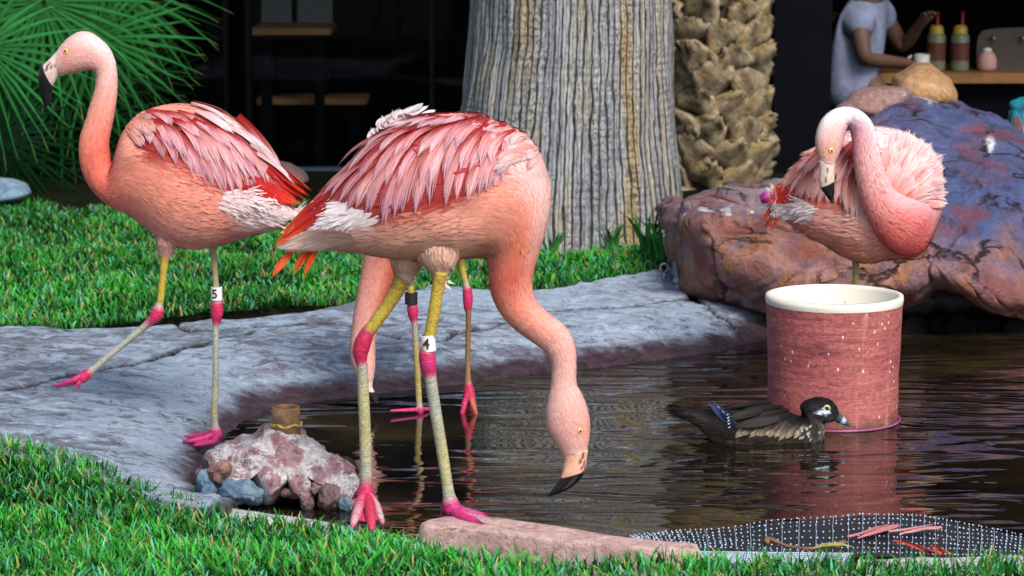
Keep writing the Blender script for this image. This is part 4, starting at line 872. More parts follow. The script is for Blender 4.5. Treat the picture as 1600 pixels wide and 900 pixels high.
def bill(root, secs, Y, dark_from, base=(.72, .5, .45), slit=None):
    L = Loft(secs, Y, 60, 28); uu = np.broadcast_to(L.u[:, None], (L.n, L.m)); k = sstep(uu + .35 * np.cos(L.ph)[None] * 1.0, dark_from - .12, dark_from + .12); C = mix(np.broadcast_to(np.array(base), L.V.shape), (.008, .008, .01), k)
    if slit:
        for (x0, y0, x1, y1, wd) in slit:
            a = np.array([x0, y0], float); b_ = np.array([x1, y1], float); e_ = b_ - a; v = L.px - a; t = np.clip((v @ e_) / (e_ @ e_), 0, 1); d = np.linalg.norm(v - t[..., None] * e_, axis=-1); C = mix(C, (.12, .02, .02), sstep(-d, -wd, -wd * .4))
    o = make('bill', L.V.reshape(-1, 3), list(map(tuple, L.F)) + [tuple(range(L.m)), tuple(range((L.n - 1) * L.m, L.n * L.m))], M['bill'], root, C.reshape(-1, 3)); return L
class Draper:
    def __init__(s, L, Y): s.b = BVHTree.FromPolygons([tuple(v) for v in L.V.reshape(-1, 3)], [tuple(f) for f in L.F]); s.Y = Y
    def __call__(s, x, y, last=None):
        h = s.b.ray_cast(Vector((0, 0, CAM_H)), Vector(ray(float(x), float(y))).normalized())
        if h[0] is None: return None
        n = np.array(h[1]); n = n if n @ ray(float(x), float(y)) < 0 else -n
        return np.array(h[0]), n
def feather(D, ctrl, wpx, off, cb, cm, ct_, edge, r, Y, curl=.004, nseg=7, edge_amt=.8, tipw=.22, side_=1):
    """one wing feather draped along a curve of three control points"""
    a, b_, c = (np.array(q, float) for q in ctrl); t0 = 0.
    while t0 < .6:
        q = (1 - t0) ** 2 * a + 2 * t0 * (1 - t0) * b_ + t0 * t0 * c
        if D(q[0], q[1]) is not None: break
        t0 += .04
    if 0 < t0 < .6: cb = mix(cb, cm, np.array(.85)); off = off * .4
    if 0 < t0 < .6: a, b_ = (1 - t0) ** 2 * a + 2 * t0 * (1 - t0) * b_ + t0 * t0 * c, (1 - t0) * b_ + t0 * c
    ts = np.linspace(0, 1, nseg); pts = []; nn = []; last = None; lastn = np.array([0, -1., 0])
    for t in ts:
        q = (1 - t) ** 2 * a + 2 * t * (1 - t) * b_ + t * t * c; h = D(q[0], q[1])
        if h is None:
            Yl = last[1] + .004 if last is not None else Y; p_ = P(q[0], q[1], Yl); n_ = lastn
        else: p_, n_ = h
        pts.append(p_); nn.append(n_); last = p_; lastn = n_
    pts = np.array(pts); nn = np.array(nn)
    for _ in range(2): pts[1:-1] = .25 * pts[:-2] + .5 * pts[1:-1] + .25 * pts[2:]; nn[1:-1] = .25 * nn[:-2] + .5 * nn[1:-1] + .25 * nn[2:]
    nn /= np.linalg.norm(nn, axis=1)[:, None]; T = np.gradient(pts, axis=0); T /= np.linalg.norm(T, axis=1)[:, None] + 1e-9; S = np.cross(nn, T); S /= np.linalg.norm(S, axis=1)[:, None] + 1e-9
    w0 = wpx * mpp(Y, a[1]) / 2; wprof = np.interp(ts, (0, .25, .6, .85, .96, 1), (.5, .9, 1., .8, .5, tipw * .5)); V = []; C = []; U = []
    s0 = r.integers(0, 900); red = min(1., edge_amt * r.uniform(.6, 1.3)) * (1 if r.random() < .8 else .2); w1_ = r.uniform(-.4, .2); te = r.uniform(.6, .95); F = []
    nst = int(np.clip(round(wpx / 2.1), 3, 9))
    for i in range(nst):
        q = (i + .5) / nst * 2 - 1 + r.normal(0, .06); tend = 1 - .15 * abs(q) ** 1.4 - r.uniform(0, .06); tint = 1 + r.normal(0, .09); fr_ = float(sstep(np.array(q * side_), .0 + w1_, .5 + w1_)); lift = r.uniform(0, .0012); n0 = len(V)
        pale = r.uniform(-.08, .08)
        for k in range(nseg):
            t = ts[k] * tend; x = t * (nseg - 1); k0 = min(int(x), nseg - 2); f_ = x - k0; lp = lambda A: A[k0] * (1 - f_) + A[k0 + 1] * f_
            wp_ = float(np.interp(t, ts, wprof)); p_ = lp(pts) + lp(S) * q * w0 * wp_ + lp(nn) * (off + lift + .10 * w0 * (1 - q * q) + curl * t ** 2)
            hw = w0 / nst * 1.35 * max(.5, wp_) * (1. if k < nseg - 2 else (.7 if k < nseg - 1 else .08)); V += [p_ - lp(S) * hw, p_ + lp(S) * hw]
            bc = mix(cb, cm, np.array(sstep(np.array(t + pale), .1, .5))); bc = mix(bc, ct_, np.array(sstep(np.array(t + pale), .45, .95))); win = float(np.interp(t, (0, .12, te * .6, te), (1, 1, .85, .0)))
            bc = np.clip(mix(bc, edge, np.array(red * fr_ * win)) * tint * (1 - .12 * abs(q)), 0, 1); C += [bc, bc]; U += [(t * 2.2 + s0, q * .5 + s0 * .7)] * 2
        F.append(grid_faces(nseg, 2, False) + n0)
    return np.array(V), np.concatenate(F), np.array(C), np.array(U)

CORAL, CORAL2, PALE, WHITE, REDD, LILAC, SALM = (.76, .165, .12), (.78, .235, .18), (.82, .4, .33), (.86, .72, .74), (.3, .006, .008), (.62, .34, .44), (.8, .3, .23)
ORNG = (.85, .1, .02)
def flamingo(label, Y, base, secs, keys, n=170, m=56, ends=None):
    root = thing('flamingo', base, label, 'flamingo', 'flamingos at the pond')
    L = Loft(secs, Y, n, m); L.C = L.colours(keys); return root, L
def wingset(root, L, Y, rows, r, far=True, side=1):
    """rows of feathers: each (tips, (dx, dy) base offset, bend, width px, count, layer, colours...)"""
    D = Draper(L, Y); wing = None; allF = []
    for row in rows:
        tips = catmull(row['tips'], row['n']); bo = catmull(row['off'], row['n']) if len(row['off']) > 1 else np.repeat([row['off'][0]], row['n'], 0)
        for k in range(row['n']):
            j = r.normal(0, 1, 4) * row.get('jit', 3.); tip = tips[k] + j[:2]; b_ = tip + bo[k] * (1 + r.normal(0, .07)) + j[2:] * .6
            bend = row.get('bend', (0, 0)); midp = (tip + b_) / 2 + np.array(bend) * (1 + r.normal(0, .15))
            v = r.normal(1, row.get('var', .08)); tn = r.random()
            cm = mix(row['mid'], row.get('mid2', row['mid']), np.array(tn)) * v; ct_ = mix(row['tip'], row.get('tip2', row['tip']), np.array(r.random())) * v
            allF.append(feather(D, (b_, midp, tip), row['w'] * r.uniform(.85, 1.2), row['lay'] + r.uniform(0, .003), np.array(row['base']) * v, cm, ct_, row.get('edge', REDD), r, Y, row.get('curl', .004), edge_amt=row.get('red', .8), tipw=row.get('tipw', .22), side_=side))
    for V, F, C, U in allF: make('feather', V, F, M['feather'], root, C, U)
    if far:
        Y0 = float(L.c[L.n // 3, 1]); n0 = 0; VV, FF, CC, UU = [], [], [], []
        for V, F, C, U in allF: VV.append(mirrorY(V, Y0)); FF.append(F[:, ::-1] + n0); CC.append(C); UU.append(U); n0 += len(V)
        o = make('wing', np.concatenate(VV), np.concatenate(FF), M['feather'], root, np.concatenate(CC), np.concatenate(UU)); tag(o, kind='stuff')
def finish(root, L, legs, Y, r, extra_lofts=(), plum=(), thighs=()):
    mb = MB(); F = list(map(tuple, L.F)) + [tuple(range(L.m)), tuple(range((L.n - 1) * L.m, L.n * L.m))[::-1]]; mb.add(L.V.reshape(-1, 3), F, L.C.reshape(-1, 3), L.uv.reshape(-1, 2))
    for E in extra_lofts: mb.add(E.V.reshape(-1, 3), list(map(tuple, E.F)) + [tuple(range(E.m)), tuple(range((E.n - 1) * E.m, E.n * E.m))[::-1]], E.C.reshape(-1, 3), E.uv.reshape(-1, 2))
    for lg in legs:
        if lg[0] == 'web': web(mb, lg[1], Y, lg[2])
        else: leg_geo(mb, lg, Y)
    o = mb.build('body', [M['body'], M['leg']], root)
    nf = len(L.F) + 2 + sum(len(E.F) + 2 for E in extra_lofts); ii = np.zeros(len(o.data.polygons), np.int32); ii[nf:] = 1; o.data.polygons.foreach_set('material_index', ii)
    VV, FF, CC, UU = [], [], [], []; n0 = 0
    for V, Fq, C, U in plum: VV.append(V); FF.append(Fq + n0); CC.append(C); UU.append(U); n0 += len(V)
    tag(make('plumage', np.concatenate(VV), np.concatenate(FF), M['plume'], root, np.concatenate(CC), np.concatenate(UU)), kind='stuff')
def thigh(pts, Y, hw, cols):
    """short feathered loft: pts list of (left, right) px pairs from body outward; the plumage runs outward"""
    E = Loft([(a, b_, h, d) for (a, b_), h, d in zip(pts[::-1], hw[::-1], [cols[2]] * len(pts))], Y, 36, 28); E.C = np.broadcast_to(np.array(cols[0]), E.V.shape).copy(); return E
def inpoly(L, poly, soft=8.):
    q = L.px.reshape(-1, 2); return sstep(poly_sd(q, np.array(poly, float)), -soft, soft).reshape(L.n, L.m)

# --- flamingo 1: striding, left
r1 = np.random.default_rng(11); Y1 = yG(335, 688, .05) + .0
F1 = [((456, 318), (456, 340), .012, 0), ((436, 266), (440, 354), .05, 0), ((405, 226), (408, 364), .09, 0), ((376, 197), (374, 373), .115, 0), ((340, 175), (337, 383), .13, 0), ((308, 166), (302, 387), .135, 0), ((274, 163), (268, 383), .13, 0), ((241, 169), (238, 362), .12, 0), ((214, 183), (216, 344), .105, 0),
      ((194, 204), (199, 333), .09, 0), ((184, 229), (183, 327), .072, 0), ((179, 249), (170, 320), .058, 0), ((176, 257), (156, 309), .046, 0), ((173, 252), (141, 292), .039, 0), ((171, 240), (129, 269), .036, 0), ((170, 224), (124, 243), .034, 0), ((173, 204), (125, 216), .032, 0), ((178, 180), (133, 191), .03, 0), ((181, 160), (141, 164), .028, 0), ((183, 140), (148, 141), .026, 0), ((183, 118), (150, 122), .026, 0), ((180, 97), (147, 112), .027, 0), ((173, 79), (138, 109), .03, 0), ((159, 63), (128, 111), .034, 0), ((141, 51), (117, 114), .037, 0), ((123, 50), (106, 116), .036, 0), ((107, 59), (98, 118), .031, 0), ((95, 71), (92, 118), .026, 0), ((87, 82), (89, 115), .021, 0)]
K1 = [(0, (.8, .5, .45), WHITE, PALE), (3, PALE, SALM, SALM), (6, SALM, (.8, .29, .22), (.8, .34, .26)), (9, (.84, .38, .3), (.8, .26, .18), CORAL2), (12, CORAL, CORAL, CORAL), (15, CORAL, CORAL, (.85, .24, .14)), (18, (.86, .36, .3), (.86, .32, .24), (.86, .38, .3)), (20, (.88, .5, .46), (.88, .5, .44), (.86, .46, .4)), (23, (.9, .72, .72), (.88, .48, .43), (.85, .46, .38)), (26, (.88, .55, .52), (.87, .4, .36), (.86, .5, .42)), (28, (.86, .6, .55), (.86, .55, .5), (.86, .55, .48))]
fl1, L1 = flamingo('striding flamingo at left with head held high and one leg swung forward', Y1, P(335, 690, Y1), F1, K1)
wp1 = [(205, 215), (245, 178), (300, 170), (345, 185), (390, 220), (430, 262), (450, 300), (420, 312), (395, 304), (352, 300), (322, 280), (292, 258), (262, 245), (225, 245)]
wm1 = inpoly(L1, wp1); wa1 = wm1[..., None] * (np.abs(np.sin(L1.ph)) > .12)[None, :, None]
L1.C = L1.C * (1 - wa1 * .9) + np.array((.32, .012, .012)) * wa1 * .9
wh1 = inpoly(L1, [(345, 300), (400, 296), (450, 330), (455, 350), (380, 362), (345, 340)], 12)[..., None]; L1.C = L1.C * (1 - .6 * wh1) + np.array(WHITE) * .6 * wh1
PK = dict(base=(.36, .012, .012), red=1.2, mid=(.76, .28, .27), mid2=(.74, .34, .37), tip=(.8, .5, .52), tip2=(.6, .3, .42))
rows1 = [dict(tips=[(428, 318), (455, 322), (474, 318), (484, 306)], off=[(-55, -25), (-62, -40), (-60, -48), (-62, -52)], w=15, n=9, lay=.003, base=(.5, .02, .02), mid=(.6, .02, .015), tip=(.75, .05, .02), red=0, jit=2),
         dict(tips=[(262, 253), (290, 268), (312, 284), (335, 298), (356, 307), (378, 309), (400, 310), (420, 314), (436, 313), (452, 304)], off=[(-36, -52), (-50, -84), (-56, -108), (-60, -118), (-70, -110)], bend=(20, -13), w=15, n=19, lay=.002, **{**PK, 'mid': (.72, .24, .22), 'tip': (.74, .4, .42)}),
         dict(tips=[(240, 226), (270, 238), (300, 250), (330, 262), (360, 274), (388, 284), (414, 294)], off=[(-28, -38), (-50, -70), (-66, -92)], bend=(19, -13), w=14, n=13, lay=.005, **PK),
         dict(tips=[(236, 200), (270, 206), (304, 214), (338, 226), (370, 244), (396, 262)], off=[(-30, -16), (-50, -36), (-66, -62)], bend=(16, -12), w=13, n=10, lay=.007, **PK),
         dict(tips=[(212, 214), (222, 206), (234, 200), (228, 222), (248, 214), (216, 228)], off=[(-18, -18), (-26, -22)], bend=(3, -8), w=13, n=14, lay=.006, **{**PK, 'base': (.8, .28, .2), 'mid': (.8, .34, .26), 'mid2': (.82, .4, .34), 'tip': (.83, .5, .44), 'red': .3, 'jit': 5}),
         dict(tips=[(352, 200), (392, 228), (428, 262), (455, 300)], off=[(-52, -28), (-62, -48), (-66, -66)], bend=(10, -10), w=15, n=9, lay=.009, base=(.8, .44, .42), mid=(.84, .6, .62), tip=(.86, .74, .77), red=.3, var=.05)]
wingset(fl1, L1, Y1, rows1, r1)
msk = 1 - .96 * wm1
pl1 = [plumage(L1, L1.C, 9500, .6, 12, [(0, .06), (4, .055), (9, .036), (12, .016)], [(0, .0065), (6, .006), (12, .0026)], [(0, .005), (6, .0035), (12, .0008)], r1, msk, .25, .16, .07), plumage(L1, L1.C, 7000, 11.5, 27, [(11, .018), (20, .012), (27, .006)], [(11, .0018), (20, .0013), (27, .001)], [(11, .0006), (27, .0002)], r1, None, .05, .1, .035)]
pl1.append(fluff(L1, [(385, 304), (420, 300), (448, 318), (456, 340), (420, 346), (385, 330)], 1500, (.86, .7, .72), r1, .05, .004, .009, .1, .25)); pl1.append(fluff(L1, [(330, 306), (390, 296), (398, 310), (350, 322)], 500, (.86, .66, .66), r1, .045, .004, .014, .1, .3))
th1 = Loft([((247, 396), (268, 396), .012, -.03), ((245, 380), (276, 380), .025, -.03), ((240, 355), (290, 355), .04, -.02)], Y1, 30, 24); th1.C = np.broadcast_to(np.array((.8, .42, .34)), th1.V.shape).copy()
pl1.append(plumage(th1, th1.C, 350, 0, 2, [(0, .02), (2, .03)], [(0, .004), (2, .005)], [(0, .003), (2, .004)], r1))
legs1 = [[(262, 372, -.03, 8, YEL), (256, 420, -.03, 6, YEL), (251, 468, -.03, 5.6, YEL), (249, 476, -.03, 6, GREY), (247, 484, -.03, 9.5, PNK), (242, 496, -.03, 10, PNK), (234, 503, -.03, 7, (.5, .1, .2)), (222, 513, -.03, 5.4, GREY), (180, 548, -.035, 5, GREY), (148, 575, -.04, 5.4, GREY), (138, 583, -.04, 8, PNK), (128, 591, -.04, 9, PNK), (122, 596, -.04, 4, PNK)],
         [(136, 584, -.04, 6.5, PNK), (116, 593, -.05, 4.5, MAG), (96, 600, -.05, 3, (.4, .03, .2)), (80, 604, -.055, 1.5, (.2, .02, .1))], [(134, 588, -.04, 6, PNK), (118, 597, -.02, 4, MAG), (100, 602, -.01, 2.5, (.4, .03, .2)), (88, 605, -.01, 1.3, (.2, .02, .1))], [(128, 590, -.04, 6, PNK), (122, 600, -.05, 4, PNK), (124, 607, -.05, 1.5, PNK)],
         [(330, 372, .03, 7, YEL), (334, 400, .03, 5.2, (.5, .4, .2)), (337, 440, .03, 4.8, (.42, .38, .22)), (339, 466, .03, 6, GREY), (339, 474, .03, 9.5, PNK), (339, 490, .03, 9.8, PNK), (338, 502, .03, 7, PNK), (337, 514, .03, 5, GREY), (337, 580, .03, 5, GREY), (335, 640, .03, 5.2, (.48, .42, .22)), (336, 664, .03, 5.6, GREY), (337, 672, .03, 8.5, MAG), (339, 682, .03, 9, MAG), (341, 689, .03, 4, MAG)],
         [(337, 677, .03, 7, MAG), (322, 684, .02, 5.5, MAG), (300, 689, 0, 4.6, MAG), (286, 691, -.01, 2, (.1, .01, .05))], [(336, 676, .03, 7, MAG), (318, 680, .06, 5, MAG), (295, 683, .08, 4, MAG), (281, 684, .09, 2, (.1, .01, .05))], [(338, 680, .03, 6, MAG), (334, 690, -.02, 5, MAG), (310, 695, -.06, 3.5, MAG), (300, 697, -.07, 2, (.1, .01, .05))], ('web', [(335, 683, .03), (300, 690, 0), (300, 684, .07)], MAG), ('web', [(335, 684, .03), (310, 694, -.05), (300, 691, 0)], MAG)]
finish(fl1, L1, legs1, Y1, r1, (th1,), pl1)
eye(fl1, 103, 80, L1, Y1, 3.4)
bill(fl1, [((89, 80), (93, 117), .022, 0), ((80, 89), (89, 122), .02, 0), ((72, 97), (85, 130), .018, 0), ((64, 105), (83, 133), .016, 0), ((60, 118), (83, 138), .014, 0), ((61, 136), (81, 148), .011, 0), ((65, 154), (78, 159), .007, 0), ((71, 168), (73, 168), .002, 0)], Y1, 2.9, (.82, .6, .55), [(90, 100, 72, 109, 1.8), (81, 98, 74, 104, 1.8)])
band(fl1, 338.5, 458.5, .03, 17.5, 21, Y1, M['white'], '5')

# --- flamingo 3: half hidden behind the front one
r3 = np.random.default_rng(33); Y3 = yG(690, 645, 0.) 
F3 = [((812, 300), (812, 322), .015, .1), ((795, 262), (795, 352), .05, .09), ((765, 226), (765, 376), .09, .07), ((725, 202), (725, 392), .115, .05), ((690, 190), (690, 398), .125, .02), ((655, 182), (655, 400), .125, 0), ((627, 184), (635, 402), .115, 0), ((603, 196), (625, 405), .1, 0), ((585, 224), (622, 408), .085, 0), ((575, 270), (621, 413), .075, 0), ((573, 320), (621, 418), .062, 0), ((572, 370), (620, 426), .05, 0), ((567, 412), (614, 440), .042, 0), ((560, 450), (602, 470), .036, 0), ((553, 490), (591, 500), .032, 0), ((549, 518), (587, 523), .031, 0), ((547, 545), (586, 546), .033, 0), ((549, 567), (586, 570), .031, 0), ((556, 585), (584, 588), .024, 0), ((563, 597), (582, 598), .016, 0)]
K3 = [(0, PALE, SALM, SALM), (5, WHITE, PALE, SALM), (8, LILAC, PALE, CORAL2), (11, (.8, .33, .24), (.76, .27, .2), (.6, .1, .06)), (14, (.84, .4, .34), (.8, .36, .3), (.7, .2, .14)), (16, (.85, .48, .43), (.84, .44, .38), (.84, .44, .38)), (19, (.85, .55, .5), (.85, .55, .5), (.85, .6, .5))]
fl3, L3 = flamingo('flamingo mostly hidden behind the front one, head dipped to the water beneath its tail', Y3, P(655, 642, Y3), F3, K3)
rows3 = [dict(tips=[(790, 330), (740, 330), (690, 330), (640, 320), (610, 300)], off=[(-40, -70)], bend=(4, -6), w=18, n=12, lay=.006, **PK), dict(tips=[(770, 270), (730, 262), (690, 260), (640, 260)], off=[(-36, -50)], bend=(4, -6), w=18, n=10, lay=.01, **PK),
         dict(tips=[(598, 205), (612, 192), (630, 184), (648, 180), (664, 178), (674, 184)], off=[(-16, 10), (-20, 5), (-22, 5)], bend=(0, -8), w=15, n=16, lay=.012, base=(.8, .6, .62), mid=(.86, .78, .8), tip=(.88, .86, .88), red=.0, curl=.018, jit=3)]
wingset(fl3, L3, Y3, rows3, r3, False)
pl3 = [plumage(L3, L3.C, 3200, .6, 11, [(0, .05), (11, .025)], [(0, .007), (11, .004)], [(0, .008), (5, .014), (8, .008), (11, .002)], r3), plumage(L3, L3.C, 5000, 10.5, 18.5, [(10, .018), (18, .007)], [(10, .0018), (18, .001)], [(10, .0006), (18, .0002)], r3, None, .05, .1, .035)]
DK = (.25, .14, .05)
legs3 = [[(634, 392, 0, 8, YEL), (640, 430, 0, 6.2, YEL), (643, 470, 0, 5.8, YEL), (644, 478, 0, 8, PNK), (645, 488, 0, 8.6, PNK), (646, 499, 0, 6, PNK), (648, 508, 0, 4.6, (.4, .36, .3)), (651, 560, 0, 5, (.45, .32, .1)), (654, 615, 0, 4.8, (.5, .38, .14)), (655, 632, 0, 4.8, (.5, .4, .3)), (656, 639, 0, 6, MAG), (657, 652, 0, 3, MAG)], [(655, 640, 0, 4, MAG), (635, 641, -.02, 3, MAG), (610, 642, -.04, 2, MAG)], [(655, 640, 0, 4, MAG), (668, 639, .02, 3, MAG), (682, 639, .04, 2, MAG)],
         [(716, 392, .05, 7, YEL), (724, 428, .05, 5.2, YEL), (728, 444, .05, 5, (.5, .42, .3)), (730, 452, .05, 7, PNK), (731, 466, .05, 8, PNK), (731, 480, .05, 6.5, PNK), (732, 492, .05, 4.4, DK), (731, 550, .05, 4.2, DK), (731, 592, .05, 4.6, (.35, .22, .1)), (732, 602, .05, 7, PNK), (733, 618, .05, 10, PNK), (733, 634, .05, 12, (.5, .05, .07)), (733, 650, .05, 10, PNK)], [(734, 612, .05, 5, PNK), (739, 632, .0, 4.5, (.5, .15, .08)), (744, 648, -.01, 4, (.4, .1, .05))], [(732, 612, .05, 5, PNK), (726, 630, 0, 4.5, PNK), (722, 648, -.01, 4, PNK)]]
finish(fl3, L3, legs3, Y3, r3, (), pl3)
bill(fl3, [((562, 594), (583, 594), .017, 0), ((566, 604), (582, 604), .014, 0), ((570, 614), (585, 612), .012, 0), ((576, 622), (588, 616), .009, 0), ((584, 630), (592, 624), .004, 0)], Y3, 1.7, (.85, .6, .5))
band(fl3, 642.5, 466, 0, 20, 19, Y3, M['black'])

# --- flamingo 2: the front one, feeding
r2 = np.random.default_rng(22); Y2 = yG(715, 806, .045)
F2 = [((470, 346), (468, 372), .015, 0), ((497, 308), (497, 385), .05, 0), ((539, 262), (537, 391), .088, 0), ((577, 222), (572, 396), .115, 0), ((625, 197), (612, 401), .132, 0), ((677, 183), (655, 404), .138, 0), ((732, 181), (700, 404), .135, 0), ((784, 194), (735, 402), .125, 0), ((828, 221), (752, 402), .112, 0), ((852, 261), (759, 404), .1, 0), ((860, 300), (762, 409), .088, 0), ((856, 345), (764, 420), .074, 0), ((844, 388), (765, 436), .06, 0), ((834, 421), (766, 450), .05, 0), ((831, 444), (770, 466), .043, 0), ((835, 466), (778, 483), .038, 0), ((848, 482), (791, 501), .036, 0), ((864, 495), (809, 518), .034, 0), ((884, 512), (832, 534), .031, 0), ((896, 533), (851, 549), .029, 0), ((900, 556), (861, 567), .028, 0), ((900, 579), (862, 586), .028, 0), ((901, 601), (860, 606), .029, 0), ((911, 620), (856, 625), .034, 0), ((919, 643), (853, 646), .038, 0), ((922, 666), (855, 668), .036, 0), ((920, 688), (866, 690), .03, 0), ((917, 706), (880, 711), .022, 0)]
K2 = [(0, PALE, WHITE, PALE), (2, PALE, (.85, .55, .5), SALM), (4, PALE, (.82, .34, .26), (.84, .42, .34)), (7, PALE, (.82, .33, .25), (.84, .43, .34)), (9, (.86, .5, .48), (.8, .29, .21), (.82, .37, .28)), (11, (.87, .5, .46), (.82, .24, .14), CORAL2), (13, (.85, .3, .22), CORAL, CORAL), (16, (.86, .34, .26), (.86, .28, .2), (.86, .33, .25)), (19, (.88, .46, .4), (.87, .42, .36), (.88, .5, .45)), (22, (.87, .52, .47), (.87, .5, .44), (.87, .54, .48)), (25, (.86, .4, .34), (.87, .46, .4), (.87, .5, .44)), (27, (.87, .52, .45), (.87, .52, .45), (.87, .52, .45))]  # belly tones lightened to stand in for light bounced from below
fl2, L2 = flamingo('front flamingo in the middle feeding with neck bent down to the water', Y2, P(710, 812, Y2), F2, K2)
wp2 = [(497, 312), (530, 268), (575, 225), (625, 200), (690, 186), (760, 196), (812, 225), (815, 255), (793, 276), (774, 292), (720, 312), (690, 317), (648, 327), (600, 338), (571, 324)]
wm2 = inpoly(L2, wp2); wa2 = wm2[..., None] * (np.abs(np.sin(L2.ph)) > .12)[None, :, None]
L2.C = L2.C * (1 - wa2 * .92) + np.array((.3, .01, .015)) * wa2 * .92
wh2 = inpoly(L2, [(470, 320), (500, 306), (570, 328), (610, 340), (600, 352), (520, 356), (470, 352)], 10)[..., None]; L2.C = L2.C * (1 - .8 * wh2) + np.array(WHITE) * .8 * wh2
rows2 = [dict(tips=[(432, 392), (438, 378), (452, 362), (462, 350)], off=[(74, -50), (70, -58), (64, -64)], bend=(-8, -8), w=14, n=9, lay=.002, base=(.45, .02, .02), mid=(.6, .03, .015), tip=(.8, .1, .02), red=0, jit=2),
         dict(tips=[(428, 436), (436, 424), (480, 428), (474, 405), (500, 396)], off=[(40, -52), (34, -50), (10, -48), (-6, -40)], bend=(-4, -6), w=10, n=9, lay=.001, base=(.7, .06, .02), mid=ORNG, tip=(.85, .12, .03), red=0, jit=2),
         dict(tips=[(430, 388), (450, 386), (480, 388)], off=[(90, -22), (96, -20), (80, -14)], bend=(0, -8), w=26, n=5, lay=.006, base=(.85, .5, .42), mid=(.86, .56, .48), tip=(.88, .66, .6), red=.15, jit=2),
         dict(tips=[(504, 314), (530, 324), (556, 331), (576, 339), (596, 345), (620, 345), (648, 336), (690, 326), (722, 317), (752, 306), (775, 293), (792, 279)], off=[(84, -70), (66, -96), (48, -122), (44, -122), (46, -96), (34, -52)], bend=(-24, -12), w=17, n=21, lay=.002, **{**PK, 'mid': (.72, .24, .26), 'mid2': (.74, .32, .3), 'tip': (.76, .44, .47)}),
         dict(tips=[(530, 274), (560, 288), (596, 300), (640, 298), (684, 286), (720, 276), (752, 262), (786, 250)], off=[(80, -62), (66, -86), (56, -98), (48, -80), (34, -42)], bend=(-24, -14), w=15, n=14, lay=.005, **PK),
         dict(tips=[(575, 240), (612, 250), (652, 250), (692, 242), (730, 234), (772, 228)], off=[(66, -38), (62, -56), (56, -54), (40, -32)], bend=(-20, -14), w=14, n=11, lay=.007, **PK),
         dict(tips=[(620, 212), (665, 207), (715, 204), (770, 212)], off=[(62, -18), (62, -18), (44, -14)], bend=(-12, -10), w=14, n=9, lay=.009, **{**PK, 'mid': (.8, .44, .44), 'tip': (.84, .66, .7)}),
         dict(tips=[(760, 276), (776, 266), (792, 258), (806, 252), (818, 258), (800, 244), (785, 236), (815, 240)], off=[(40, -26), (30, -26)], bend=(-4, -12), w=15, n=20, lay=.006, **{**PK, 'base': (.82, .38, .33), 'mid': (.84, .46, .43), 'mid2': (.84, .52, .5), 'tip': (.86, .62, .62), 'red': .25, 'jit': 5})]
wingset(fl2, L2, Y2, rows2, r2, True, -1)
msk = 1 - .97 * wm2
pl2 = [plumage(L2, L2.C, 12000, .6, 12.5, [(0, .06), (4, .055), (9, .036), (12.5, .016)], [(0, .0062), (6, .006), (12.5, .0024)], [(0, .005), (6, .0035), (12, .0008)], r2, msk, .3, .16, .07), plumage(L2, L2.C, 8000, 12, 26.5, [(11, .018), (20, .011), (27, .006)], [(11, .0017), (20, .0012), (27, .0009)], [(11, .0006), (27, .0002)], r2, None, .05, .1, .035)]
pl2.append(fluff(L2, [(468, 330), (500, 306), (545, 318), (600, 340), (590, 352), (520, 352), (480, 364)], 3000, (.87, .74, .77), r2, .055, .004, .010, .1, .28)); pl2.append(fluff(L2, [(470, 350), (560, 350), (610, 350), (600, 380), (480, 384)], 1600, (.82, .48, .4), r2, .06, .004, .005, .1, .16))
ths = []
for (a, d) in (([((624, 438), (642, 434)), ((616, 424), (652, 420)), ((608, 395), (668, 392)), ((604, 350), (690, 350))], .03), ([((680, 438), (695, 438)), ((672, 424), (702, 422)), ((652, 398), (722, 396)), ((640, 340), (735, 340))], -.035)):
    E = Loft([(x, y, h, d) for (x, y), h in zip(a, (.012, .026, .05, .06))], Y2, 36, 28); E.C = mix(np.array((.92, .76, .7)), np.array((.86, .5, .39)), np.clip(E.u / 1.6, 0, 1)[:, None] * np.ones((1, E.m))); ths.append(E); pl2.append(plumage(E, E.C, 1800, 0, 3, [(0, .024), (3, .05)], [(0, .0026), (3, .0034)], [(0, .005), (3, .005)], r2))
YG = (.5, .46, .24)
